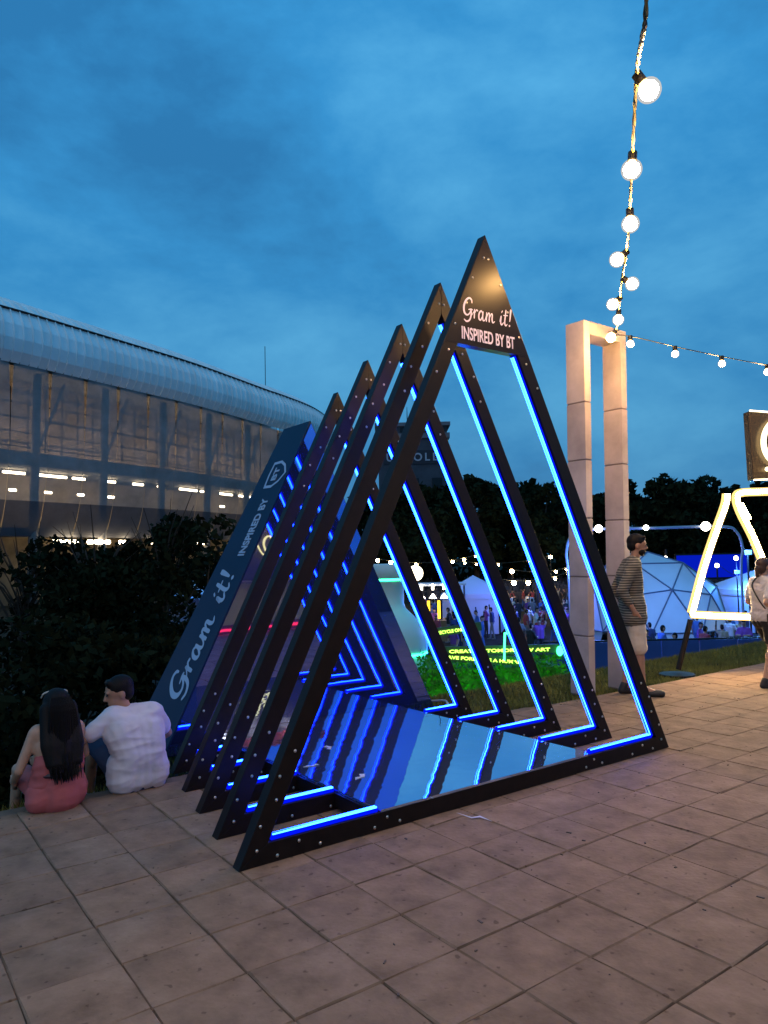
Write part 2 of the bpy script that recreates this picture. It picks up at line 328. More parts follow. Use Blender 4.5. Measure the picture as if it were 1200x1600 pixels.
# ------------------------------------------------------------------ the light tunnel
D_, H_, W_, K_ = .47406, 3.74836, 3.72262, .04768
tunnel = empty('light_tunnel', (0, 0, 0), 0, 'tunnel of black triangular frames edged with blue neon and mirrors inside', 'installation')
BAR = .105; DEP = .075
def tri_pts(i):
    s = 1 - K_ * i; return W_ / 2 * s, H_ * s
def inset(w, h, b):
    L_ = math.hypot(w, h); ia = h - b * L_ / w; iw = (h - b - b * L_ / w) * w / h; return iw, b, ia     # half width at the sill, sill height, inner apex height
ZP = 2.955
for i in range(5):
    w_, h_ = tri_pts(i); iw, iz, ia = inset(w_, h_, BAR); y0 = D_ * i
    mb = MB(); O = [(-w_, 0), (w_, 0), (0, h_)]; I = [(-iw, iz), (iw, iz), (0, ia)]
    for a in range(3):
        b = (a + 1) % 3; q = [O[a], O[b], I[b], I[a]]
        mb.prism([(x, y0, z) for x, z in q], (0, DEP, 0))
    fr = mb.build('frame', m_black, tunnel, bevel=.003)
    # LED line round the inside edge: right leg, left leg, sill either side of the platform
    def led(p, q, nrm, nm='led_strip'):
        p = Vector((p[0], y0 + DEP * .42, p[1])); q = Vector((q[0], y0 + DEP * .42, q[1])); nn = Vector((nrm[0], 0, nrm[1])).normalized(); t = (q - p).normalized()
        R = Matrix((t, Vector((0, 1, 0)), nn)).transposed() if t.cross(Vector((0, 1, 0))).dot(nn) > 0 else Matrix((t, Vector((0, -1, 0)), nn)).transposed()
        c = (p + q) / 2; ln = (q - p).length
        ch = MB().tube([p + nn * .016, q + nn * .012], .0185, 12).build('led_halo', m_ledhalo, fr, smooth=True)
        for oy in (-.0075, .0075): o_ = nn * .0255 + Vector((0, oy, 0)); co = MB().tube([p + o_ + t * .004, q + o_ - t * .004], .0072, 10).build(nm, m_led, fr, smooth=True)
    rn = (-h_, -w_); ln_ = (h_, -w_); f0 = .03
    zt = ZP if i == 0 else ia - .06
    xr = lambda z: iw * (ia - z) / (ia - iz)
    led((xr(iz + .02), iz + .02), (xr(zt), zt), rn)
    led((-iw + .03, iz), (-.985, iz), (0, 1)); led((.915, iz), (iw - .03, iz), (0, 1))
    # bolts: two staggered rows near the corners
    bo = MB(); ll = math.hypot(w_, h_); ux, uz = w_ / ll, h_ / ll
    def bolt(x, z): bo.ball((x, y0 - .002, z), (.0095, .006, .0095), 8, 5)
    for sg in (-1, 1):
        for k in range(6):
            d = .16 + .19 * k; off = .03 if k % 2 else .055; 
            if i and k > 4: continue
            bolt(sg * (d * ux - off * uz), h_ - d * uz - off * ux)
        for k in range(5):
            d = .09 + .13 * k; off = .03 if k % 2 else .07; bolt(sg * (w_ - d * ux - off * uz), d * uz - off * ux + .02 if False else d * uz + .0)
        for k in range(3): bolt(sg * (w_ - .22 - .13 * k), .03 + .045 * (k % 2))
        for k in range(3): bolt(sg * (1.02 - .09 * k), .03 + .04 * (k % 2))
    tag(bo.build('bolts', m_bolt, fr, smooth=True), kind='stuff')
    if i == 0:
        zz = ZP; hw = w_ * (h_ - zz) / h_ - .006; fp = MB().prism([(-hw, -.0015, zz), (hw, -.0015, zz), (0, -.0015, h_ - .012)], (0, .06, 0)).build('name_panel', m_panelblk, fr)
        hx = 1.0
        for lr in LETTERS: s1 = link('lettering', script_mesh(.150, .10, .85, lr), m_printf, fr); s1.matrix_local = frame_mat((-.232, -.0035, 3.135), (.86, 0, 0), (0, 0, .92), (0, -1, 0))
        s2 = link('lettering', text_mesh('INSPIRED BY BT', .118, .0016, .60, 'CENTER', .0015), m_printf, fr); s2.matrix_local = frame_mat((0, -.0040, 2.992), (1, 0, 0), (0, 0, 1), (0, -1, 0))
# mirrored platform
pf = MB().prism([(-.975, -.004, .106), (.86, -.004, .106), (.905, .05, .106), (.905, .14, .106), (.88, 2.362, .106), (-.975, 2.362, .106)], (0, 0, .014)).build('mirror_floor', m_mirfloor, tunnel)
MB().box((-.985, 1.18, .062), (.016, 2.35, .084)).build('platform_skirt', m_black, tunnel)
MB().box((.872, 1.22, .062), (.016, 2.25, .084)).build('platform_skirt', m_black, tunnel)
# back box with the mirror wall
w5, h5 = tri_pts(5); Y5 = 2.37
bx = MB(); F = [(-w5, Y5 + .012, 0), (w5, Y5 + .012, 0), (0, Y5 + .012, h5)]; B = [(-w5, Y5 + .83, 0), (w5, Y5 + .83, 0), (0, Y5 + .53, h5)]
bx.add(F + B, [(0, 1, 2), (5, 4, 3), (0, 3, 4, 1), (1, 4, 5, 2), (2, 5, 3, 0)])
box = bx.build('back_box', m_navy, tunnel)
iw, iz, ia = inset(w5, h5, .012)
MB().prism([(-iw, Y5, iz), (iw, Y5, iz), (0, Y5, ia)], (0, .0125, 0)).build('mirror_wall', m_mirror, box)
u_ = Vector((w5, 0, h5)).normalized(); vv = Vector((0, 1, 0)); nn_ = Vector((-h5, 0, w5)).normalized(); P0 = Vector((-w5, Y5, 0))
def side(t, v, o=.003): return P0 + u_ * t + vv * v + nn_ * o
for lr in LETTERS: s3 = link('lettering', script_mesh(.345, .12, 1.1, lr), m_print, box); s3.matrix_local = frame_mat(side(.44, .16), u_ * .98, vv, nn_)
s4 = link('lettering', text_mesh('INSPIRED BY', .170, .005, .62, 'LEFT', .0015), m_print, box); s4.matrix_local = frame_mat(side(1.79, .17), u_, vv, nn_)
# shield with BT
so = [(-.165, -.145), (-.185, .0), (-.165, .145), (.0, .15), (.17, .10), (.18, -.0), (.17, -.10), (0, -.15)]
sh_o = [(.16, .0), (.07, .115), (-.06, .15), (-.155, .15), (-.14, .0), (-.155, -.15), (-.06, -.15), (.07, -.115)]
sh_o = [(-.15, .15), (.0, .165), (.15, .15), (.155, .0), (.10, -.11), (.0, -.19), (-.10, -.11), (-.155, 0)]
mb = MB(); vs = [(x, y, 0) for x, y in sh_o] + [(x * .80, y * .82, 0) for x, y in sh_o]; mb.add(vs, [(k, (k + 1) % 8, (k + 1) % 8 + 8, k + 8) for k in range(8)])
so_ = mb.build('emblem', m_print, box); so_.matrix_local = frame_mat(side(2.64, .235), u_ * .95, vv, nn_)
s5 = link('lettering', text_mesh('BT', .125, .004, 1.0, 'CENTER', .0015), m_print, box); s5.matrix_local = frame_mat(side(2.64, .21), u_, vv, nn_)
# scraps of tape left on the mirror floor, and a scrap on the paving
m_tape = mat('pale_tape', (.62, .62, .68), .6)
for (px_, py_, z, sc_, rz, lab) in ((562, 1213, .122, 1., .3, 'torn pale tape scrap on the mirror floor near its front'), (512, 1168, .122, .9, 1.2, 'crumpled pale tape scrap on the mirror floor near the middle'),
        (487, 1196, .122, .9, -.4, 'flat pale tape scrap at the left edge of the mirror floor'), (740, 1276, .004, 1.1, 2.0, 'thin zigzag scrap of white tape on the paving in front of the tunnel')):
    mb = MB(); pts = [(-.07, -.02), (-.03, .015), (.0, -.01), (.03, .03), (.06, .0), (.035, -.012), (.01, -.035), (-.03, -.02)]
    if 'zigzag' in lab: pts = [(-.12, .03), (-.03, -.01), (.0, .03), (.11, -.02), (.005, .015), (-.025, -.03)]
    mb.prism([(x * sc_, y * sc_, .002 * math.sin(40 * x)) for x, y in pts], (0, 0, .0015))
    tag(mb.build('tape_scrap', m_tape, loc=onz(px_, py_, z)), lab, 'tape').rotation_euler[2] = rz
# ------------------------------------------------------------------ clad gate of two posts
gate = empty('clad_gate', (3.128, 1.795, -.03), 0, 'tall pale clad gate of two posts joined at the top, bulbs hung from it', 'gate')
m_clad = mat('pale_cladding', (.44, .38, .39), .65, var=.24, vscale=2.2, bump=.06, bscale=30, objvar=.06)
m_joint = mat('joint_gap', (.22, .18, .18), .8)  # flat darker tone of the post core between panels
PH = 4.23; PW = .105; PD = .26; GAP = .665
for x0 in (0, GAP):
    MB().box((x0 + PW / 2, PD / 2, PH / 2), (PW - .014, PD - .014, PH - .02)).build('post_core', m_joint, gate)
    for k in range(6):
        a = k * .655 + .02; b = min(PH, (k + 1) * .655 + .012); b = PH if k == 5 else b
        MB().box((x0 + PW / 2, PD / 2, (a + b) / 2), (PW, PD, b - a - .008)).build('cladding_panel', m_clad, gate, bevel=.004)
MB().box(((PW + GAP) / 2, PD / 2, PH - .075), (GAP - PW - .004, PD - .004, .15)).build('lintel', m_clad, gate, bevel=.004)
MB().box((PW + .06, .12, PH - .20), (.07, .06, .09)).build('junction_box', m_metal, gate)
gate.rotation_mode = 'QUATERNION'
from mathutils import Quaternion
gate.rotation_quaternion = Quaternion(CF, math.radians(1.3))
# ------------------------------------------------------------------ festoon strings
def bulb_part(parent, p, d, r=.053, m=m_bulb, sock=True, cm=m_metal):
    d = Vector(d).normalized(); p = Vector(p)
    if sock: MB().tube([p - d * .005, p + d * .05, p + d * .055], [.026, .026, .02], 10).build('socket', cm, parent)
    q = p + d * (.05 + r * .92); b = MB().ball((0, 0, 0), r * .86, 14, 10).build('bulb', m, parent, smooth=True); b.location = q
    gl = MB().ball((0, 0, 0), r * 1.12, 20, 14).build('globe', m_globe, parent, smooth=True); gl.location = q; return b  # globe is the glowing shell standing in for bloom around the bulb
def cable_twist(parent, pts, r=.006):
    mb = MB(); P = smooth_path([tuple(p) for p in pts], 14); a = []; b = []
    for k, p in enumerate(P):
        an = k * 1.1; o = np.array([math.cos(an), math.sin(an) * .6, math.sin(an)]) * r * .75; a.append(Vector(p + o)); b.append(Vector(p - o))
    MB().tube(a, r, 6).build('cable', m_cable, parent); MB().tube(b, r, 6).build('cable', m_cabley, parent)
st = empty('string_lights', onz(990, 1083), 0, 'twisted string of large warm bulbs running overhead towards the viewer', 'string lights', 'bulb strings hung from the gate')
stl = st.location.copy()
B1 = [((1013, 140), 3.6, (.55, 0, -.8)), ((987, 264), 4.25, (-.1, 0, -1)), ((985, 349), 4.95, (0, 0, -1)), ((965, 405), 5.65, (-.75, 0, -.6)), ((987, 443), 6.3, (.8, 0, -.5)), ((958, 475), 6.95, (-.7, 0, -.6)), ((966, 499), 7.6, (-.1, .0, -1)), ((955, 527), 7.95, (-.6, 0, -.8))]
cab = []
for (q, D, dr) in B1:
    dw = CRH * dr[0] + Vector((0, 0, dr[2])); dw.normalize(); c = at(*q, D); base = c - dw * (.05 + .044); cab.append(base)
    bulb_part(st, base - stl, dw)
first = cab[0]; d0 = (cab[0] - cab[2]).normalized(); d0.z = 0.02
over = [first + d0 * s + Vector((0, 0, .03 * s)) for s in (.55, 1.3, 2.3)]
over = [at(1003, 60, 3.15), at(1010, 0, 2.9)] + [first + d0 * s + Vector((0, 0, .02 * s)) for s in (1.6, 2.6, 3.6, 4.6, 5.6, 6.6, 7.6, 8.6, 9.6)]
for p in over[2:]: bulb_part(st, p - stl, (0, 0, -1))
full = over[::-1] + cab + [Vector((3.62, 1.72, 4.10))]
cable_twist(st, [p - stl for p in full], .007)
st2 = empty('string_lights', onz(990, 1083), 0, 'thin cable of small warm bulbs leading right from the gate', 'string lights', 'bulb strings hung from the gate')
c2 = []
for (q, D) in (((985, 537), 8.25), ((1055, 553), 8.45), ((1128, 568), 8.7), ((1199, 581), 8.95), ((1275, 590), 9.2), ((1350, 595), 9.5)):
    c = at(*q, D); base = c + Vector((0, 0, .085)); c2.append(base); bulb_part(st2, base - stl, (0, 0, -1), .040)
MB().tube([Vector(p) - stl for p in smooth_path([tuple(p) for p in [Vector((3.62, 1.72, 4.08))] + c2], 5)], .006, 6).build('cable', m_cable, st2)
# ------------------------------------------------------------------ people
def hand(mb, wrist, d, palm_n, curl=.5, s=1.):
    w0 = Vector(wrist); d = Vector(d).normalized(); n = Vector(palm_n); n = (n - d * n.dot(d)).normalized(); a = d.cross(n)
    mb.cap2(w0, w0 + d * .035 * s, .024 * s, .026 * s, 8)
    for k in range(3): mb.cap2(w0 + d * .03 * s + a * (k - 1) * .022 * s, w0 + d * .085 * s + a * (k - 1) * .024 * s, .016 * s, .014 * s, 8)
    for k, ln in enumerate((.066, .076, .071, .056)):
        b = w0 + d * .09 * s + a * (k - 1.5) * .021 * s; p1 = b + (d * math.cos(curl * .6) + n * math.sin(curl * .6)) * ln * .5 * s; p2 = p1 + (d * math.cos(curl * 1.6) + n * math.sin(curl * 1.6)) * ln * .5 * s
        mb.cap2(b, p1, .0092 * s, .0088 * s, 8); mb.cap2(p1, p2, .0088 * s, .0078 * s, 8)
    t0 = w0 + d * .03 * s - a * .03 * s; t1 = t0 + (d * .8 - a * .6 + n * .2).normalized() * .038 * s; mb.cap2(w0 + d * .02 * s - a * .015 * s, t0, .015 * s, .012 * s, 8); mb.cap2(t0, t1, .012 * s, .0105 * s, 8); mb.cap2(t1, t1 + (d + n * .3).normalized() * .028 * s, .0105 * s, .0088 * s, 8)
def head_shape(mb, c, fwd, up, s=1.):
    c = Vector(c); f = Vector(fwd).normalized(); u = Vector(up); u = (u - f * u.dot(f)).normalized(); l = u.cross(f); R = Matrix((f, l, u)).transposed()
    P = lambda x, y, z: c + R @ Vector((x, y, z)) * s
    mb.ball(P(-.008, 0, .025), (.100 * s, .077 * s, .098 * s), 18, 12, R); mb.ball(P(.022, 0, -.045), (.070 * s, .056 * s, .072 * s), 14, 10, R)
    mb.ball(P(.068, 0, -.092), (.024 * s, .028 * s, .022 * s), 8, 6, R)                                     # chin
    mb.cap2(P(.088, 0, .018), P(.108, 0, -.022), .010 * s, .015 * s, 8)                                     # nose
    mb.ball(P(.085, 0, -.058), (.014 * s, .026 * s, .010 * s), 8, 6, R)                                    # lips
    for sg in (-1, 1):
        mb.ball(P(-.008, sg * .077, -.012), (.020 * s, .010 * s, .032 * s), 8, 6, R); mb.ball(P(.080, sg * .030, .030), (.016 * s, .026 * s, .008 * s), 8, 6, R)
    return P, R
def figure(root, J, skin, top, bottom, shoes, hairm, voxel=.009, sleeve=.62, shorts=.85, top_drop=.06, head_dir=(1, 0, 0), head_up=(0, 0, 1), hair='short', beard=False, fat=1., hands=('L', 'R'), stocky=1., curl=.5, skirt=None, belt=None, bare=False, names=('shirt', 'shorts')):
    V = {k: Vector(v) for k, v in J.items()}
    b = MB(); lat = (V['shL'] - V['shR']).normalized()
    def torso(mb, ad, lo=True):
        for k in (-1, -.35, .35, 1):
            o = lat * k
            mb.cap2(V['pelvis'] + o * .075 * stocky, V['waist'] + o * .062 * stocky, .105 * fat + ad, .092 * fat + ad); mb.cap2(V['waist'] + o * .062 * stocky, V['chest'] + o * .085 * stocky, .092 * fat + ad, .103 * fat + ad)
        mb.cap2(V['chest'] + lat * .05, V['shL'] - lat * .03, .105 * fat + ad, .062 + ad); mb.cap2(V['chest'] - lat * .05, V['shR'] + lat * .03, .105 * fat + ad, .062 + ad)
        mb.cap2(V['shL'] - lat * .02, V['neck'] - Vector((0, 0, .035)), .055 + ad, .056 + ad * .6); mb.cap2(V['shR'] + lat * .02, V['neck'] - Vector((0, 0, .035)), .055 + ad, .056 + ad * .6)
    torso(b, 0); hd = V['head']; b.cap2(V['neck'] - Vector((0, 0, .05)), hd - Vector((0, 0, .03)), .056, .052); P, R = head_shape(b, hd, head_dir, head_up)
    for s in 'LR':
        b.cap2(V['sh' + s], V['el' + s], .050 * fat, .040 * fat); b.cap2(V['el' + s], V['wr' + s], .041 * fat, .027); b.cap2(V['hip' + s], V['kn' + s], .083 * fat, .056 * fat); b.cap2(V['kn' + s], V['an' + s], .055 * fat, .036)
        mid = V['kn' + s].lerp(V['an' + s], .3); bk = (V['an' + s] - V['kn' + s]).normalized(); b.ball(mid - Vector((.012, 0, 0)), (.052 * fat, .05 * fat, .10))
        b.cap2(V['an' + s], V['to' + s], .038, .027)
        if s in hands:
            dd = (V['wr' + s] - V['el' + s]).normalized(); hand(b, V['wr' + s], dd, J.get('pn' + s, (.3, -.9 if s == 'L' else .9, 0)), curl)
        else: b.cap2(V['wr' + s], V['wr' + s] + (V['wr' + s] - V['el' + s]).normalized() * .1, .03, .03)
    remesh(b, 'body', skin, root, voxel, 3)
    t = MB()
    if not bare: torso(t, .022)
    else:
        for k in (-1, -.35, .35, 1): t.cap2(V['pelvis'] + lat * k * .07, V['waist'].lerp(V['chest'], .35) + lat * k * .07, .105 * fat + .02, .096 * fat + .018)
    for k in (-1, -.3, .3, 1): t.cap2(V['pelvis'] + lat * k * .085 * stocky + Vector((0, 0, .06)), V['pelvis'] + lat * k * .085 * stocky + Vector((0, 0, -top_drop)), .122 * fat, .131 * fat)
    for s in ('' if bare else 'LR'):
        e = V['sh' + s].lerp(V['el' + s], min(1, sleeve)); t.cap2(V['sh' + s], e, .066 * fat, .060 * fat if sleeve < 1 else .054)
        if sleeve > 1: t.cap2(V['el' + s], V['el' + s].lerp(V['wr' + s], sleeve - 1), .054, .045)
    remesh(t, names[0], top, root, voxel, 14, wrinkle=.010)
    q = MB(); pv = V['pelvis']
    for k in (-1, 0, 1): q.cap2(pv + lat * k * .075 * stocky + Vector((0, 0, .05)), pv + lat * k * .075 * stocky - Vector((0, 0, .06)), .118 * fat, .115 * fat)
    for s in 'LR': e = V['hip' + s].lerp(V['kn' + s], shorts); q.cap2(V['hip' + s], e, .103 * fat, .090 * fat)
    if skirt: 
        for a, bb, ra, rb in skirt: q.cap2(a, bb, ra, rb)
    remesh(q, names[1], bottom, root, voxel, 9, wrinkle=.006)
    if shoes:
        for s in 'LR':
            f = MB(); d = (V['to' + s] - V['an' + s]); d.z = 0; d.normalize(); z = V['to' + s].z; a = Vector((V['an' + s].x, V['an' + s].y, z)) - d * .03; f.cap2(a, V['to' + s] + d * .03, .046, .040); f.cap2(V['an' + s] + Vector((0, 0, .01)), a, .045, .046)
            so = remesh(f, 'shoe', shoes, root, voxel, 3)
    h = MB()
    if hair == 'short':
        h.ball(P(-.016, 0, .040), (.101, .082, .090), 18, 12, R); h.ball(P(-.048, 0, -.005), (.060, .078, .070), 14, 10, R); h.cap2(P(.055, -.035, .092), P(.055, .035, .092), .024, .024)
    elif hair == 'bun':
        h.ball(P(-.02, 0, .040), (.103, .086, .092), 18, 12, R); h.ball(P(-.055, 0, -.02), (.062, .079, .085), 14, 10, R); h.cap2(P(-.10, 0, -.02), P(-.12, 0, -.12), .045, .03)
    elif callable(hair): hair(h, P, R)
    remesh(h, 'hair', hairm, root, voxel, 3)
    if beard:
        h = MB(); h.ball(P(.042, 0, -.070), (.058, .062, .050), 12, 8, R); h.ball(P(.085, 0, -.042), (.016, .034, .010), 8, 6, R); remesh(h, 'beard', hairm, root, voxel, 2)
    ey = MB(); 
    for sg in (-1, 1): ey.ball(P(.088, sg * .030, .012), (.010, .013, .007), 8, 6, R)
    ey.build('eyes', mat('eye_dark', (.02, .015, .012), .2), root, smooth=True)
    if belt: belt()
    return V, P, R
STAND = dict(pelvis=(0, 0, .95), waist=(0, 0, 1.10), chest=(.005, 0, 1.30), neck=(.02, 0, 1.49), head=(.05, 0, 1.64), shL=(0, .175, 1.41), shR=(0, -.175, 1.41), hipL=(0, .09, .91), hipR=(0, -.09, .91),
    knL=(.03, .10, .50), knR=(.03, -.10, .50), anL=(0, .10, .09), anR=(0, -.10, .09), toL=(.15, .12, .035), toR=(.15, -.12, .035), elL=(-.06, .23, 1.13), elR=(-.06, -.23, 1.13), wrL=(.02, .22, .90), wrR=(.02, -.22, .90))
# the man standing by the gate, in profile to the right
def striped(name, c1, c2, scale):
    m = mat(name, c1, .8); t = m.node_tree; b = t.nodes['Principled BSDF']; tcn = t.nodes.new('ShaderNodeTexCoord'); wv = t.nodes.new('ShaderNodeTexWave'); wv.bands_direction = 'Z'; wv.inputs['Scale'].default_value = scale; wv.inputs['Distortion'].default_value = .6
    r = t.nodes.new('ShaderNodeValToRGB'); r.color_ramp.elements[0].position = .62; r.color_ramp.elements[0].color = (*c1, 1); r.color_ramp.elements[1].position = .78; r.color_ramp.elements[1].color = (*c2, 1)
    t.links.new(tcn.outputs['Object'], wv.inputs['Vector']); t.links.new(wv.outputs['Fac'], r.inputs[0]); t.links.new(r.outputs[0], b.inputs['Base Color']); return m
mp_ = onz(994, 1086); man = empty('person', (mp_.x, mp_.y, 0), math.atan2(CRH.y, CRH.x) - .12, 'man in a dark striped jumper and pale shorts standing by the gate', 'person')
J = dict(STAND); J.update(elL=(-.13, .22, 1.15), elR=(-.15, -.23, 1.15), wrL=(-.02, .20, .94), wrR=(-.03, -.21, .93), anL=(-.10, .09, .09), toL=(.05, .11, .035), knL=(-.02, .10, .50), anR=(.05, -.10, .09), toR=(.21, -.12, .035), head=(.075, 0, 1.635), neck=(.03, 0, 1.49), chest=(-.02, 0, 1.30), waist=(-.01, 0, 1.10))
figure(man, J, m_skin2, striped('striped_knit', (.055, .050, .040), (.28, .25, .19), 11.5), mat('cream_cotton', (.62, .52, .40), .85, bump=.25, bscale=14, bdist=.02), mat('black_shoes', (.015, .015, .016), .5), m_hair, sleeve=1.55, shorts=.93, top_drop=.10, hair='short', beard=True, head_dir=(1, 0, -.12), curl=.9, names=('jumper', 'shorts'))
# the woman at the right edge of the picture
wp = onz(1199, 1073); wom = empty('person', (wp.x, wp.y, 0), math.atan2(CRH.y, CRH.x) + .25, 'walking woman in a white tee and black shorts at the right edge', 'person'); wom.scale = (.83,) * 3
J = dict(STAND); J.update(anR=(-.10, -.08, .10), toR=(.05, -.10, .035), knR=(.02, -.09, .52), knL=(.20, .09, .53), anL=(.32, .09, .12), toL=(.46, .10, .06), elR=(-.16, -.24, 1.16), wrR=(.08, -.20, 1.02), elL=(-.05, .23, 1.15), wrL=(.15, .18, 1.05))
figure(wom, J, m_skin, mat('white_tee', (.62, .58, .56), .85, bump=.3, bscale=12, bdist=.02), mat('black_cotton', (.012, .012, .013), .8), mat('black_canvas', (.02, .02, .022), .6), mat('brown_hair', (.05, .022, .012), .45, bump=.4, bscale=90, bdist=.004), sleeve=.7, shorts=.68, top_drop=-.03, hair='bun', fat=.92, names=('tee', 'shorts'))
mb = MB(); mb.cap2((-.02, -.20, .98), (-.01, -.21, .80), .07, .075); mb.tube([(-.02, -.24, 1.0), (.03, -.20, 1.25), (.02, -.10, 1.46), (-.09, .0, 1.40), (-.12, .10, 1.2)], .013, 6)
bag = empty('shoulder_bag', wom.location, wom.rotation_euler[2], 'black shoulder bag hanging at the walking woman\'s hip', 'bag'); bag.scale = wom.scale
mb2 = MB(); mb2.box((.0, -.185, .93), (.19, .06, .16)); mb2.build('bag_body', MATS['black_canvas'], bag, bevel=.02); MB().tube(smooth_path([(-.03, -.20, 1.0), (.09, -.16, 1.18), (.11, -.06, 1.38), (.01, .0, 1.52), (-.11, .06, 1.40), (-.125, -.06, 1.2), (-.05, -.17, 1.0)], 5), .011, 6).build('strap', MATS['black_canvas'], bag)
# seated couple on the edge of the paving, backs to the viewer
SIT = dict(pelvis=(0, 0, .125), waist=(-.035, 0, .26), chest=(.0, 0, .42), neck=(.05, 0, .575), head=(.085, 0, .70), shL=(.02, .175, .53), shR=(.02, -.175, .53), hipL=(.03, .09, .10), hipR=(.03, -.09, .10), knL=(.40, .14, .20), knR=(.40, -.14, .20), anL=(.52, .13, -.16), anR=(.52, -.13, -.16), toL=(.66, .15, -.22), toR=(.66, -.15, -.22),
    elL=(.12, .27, .33), elR=(.12, -.27, .33), wrL=(.34, .20, .30), wrR=(.34, -.20, .30))
mm = empty('person', (-1.81, 1.75, 0), math.radians(92), 'seated man in a white tee shirt with his back turned, looking left', 'person', 'couple seated on the edge of the paving')
J = dict(SIT); J.update(elL=(.02, .40, .40), wrL=(.10, .58, .33), knL=(.34, .22, .34), anL=(.50, .20, -.12), toL=(.64, .22, -.20), elR=(.10, -.26, .34), wrR=(.28, -.16, .24), head=(.07, .115, .695), neck=(.045, .07, .578), chest=(0, .03, .42), shL=(.02, .20, .525), shR=(.02, -.135, .52))
figure(mm, J, m_skin2, mat('white_cotton', (.66, .62, .66), .9, bump=.25, bscale=7, bdist=.02), mat('blue_denim', (.035, .05, .10), .85), mat('white_trainers', (.5, .5, .5), .6), m_hair, sleeve=.66, shorts=.9, hair='short', head_dir=(.15, 1, -.25), fat=1.0, stocky=1.15, top_drop=.03, names=('tee', 'shorts'))
ww = empty('person', (-2.35, 1.69, 0), math.radians(96), 'seated woman in a pink dress with long black hair, her back turned', 'person', 'couple seated on the edge of the paving')
m_pink = mat('pink_fabric', (.42, .10, .10), .85, bump=.3, bscale=10, bdist=.02)
def longhair(h, P, R):
    h.ball(P(-.022, 0, .035), (.106, .090, .098), 18, 12, R)
    rs = random.Random(3)
    for k in range(-5, 6):
        j = rs.uniform(-.012, .012); h.cap2(P(-.06, k * .015, .0), Vector((-.105 + j, k * .018 + j, .44)), .050, .042); h.cap2(Vector((-.105 + j, k * .018 + j, .44)), Vector((-.135 + j, k * .017, .32)), .042, .034); h.cap2(Vector((-.135 + j, k * .017, .32)), Vector((-.15, k * .013 + .008 + j, .235 + abs(k) * .012 + 2 * j)), .036, .010)
J = dict(SIT); J.update(elL=(.03, .24, .28), wrL=(.20, .22, .18), elR=(.10, -.22, .30), wrR=(.26, -.10, .22), shL=(.02, .150, .51), shR=(.02, -.150, .51), head=(.05, 0, .665), neck=(.04, 0, .555), pelvis=(0, 0, .13))
figure(ww, J, m_skin, m_pink, m_pink, mat('tan_sandals', (.2, .12, .07), .6), m_hair, sleeve=.12, shorts=.75, hair=longhair, fat=.80, top_drop=-.04, names=('dress_top', 'skirt'), stocky=.95, bare=True,
    skirt=[((-.02, 0, .16), (-.02, 0, .085), .14, .15), ((-.02, -.08, .12), (-.01, .10, .10), .11, .11), ((-.03, -.10, .075), (-.03, .13, .075), .082, .085)])
hs_ = MB(); rs = random.Random(8)
for k in range(150):
    y0_ = rs.uniform(-.085, .085); f_ = rs.uniform(.85, 1.3); e_ = rs.uniform(.19, .30); xx = -.075 - .05 * math.cos(y0_ * 14)
    hs_.tube(smooth_path([(xx + .05, y0_ * .7, .745), (xx, y0_, .66), (-.145 + abs(y0_) * .5 + rs.uniform(-.01, .01), y0_ * f_, .45), (-.175 + abs(y0_) * .5 + rs.uniform(-.015, .015), y0_ * f_ * .98, .33), (-.17 + rs.uniform(-.02, .02), y0_ * f_ * .85 + rs.uniform(-.02, .02), e_)], 3), [.006] * 12 + [.0015], 4)
tag(hs_.build('hair_strands', m_hair, ww), kind='stuff')
MB().tube([(.115 * math.cos(a) * .95 - .03, .140 * math.sin(a), .245) for a in np.linspace(0, 2 * math.pi, 24)], .016, 6).build('belt', mat('dark_belt', (.03, .012, .02), .5), ww)
MB().tube(smooth_path([(.08, .085, .735), (.05, .072, .768), (.03, .0, .782), (.05, -.072, .768), (.08, -.085, .735)], 4), .006, 6).build('hair_band', mat('pale_band', (.5, .48, .42), .4), ww)
mm.scale = (.95,) * 3; ww.scale = (.95,) * 3
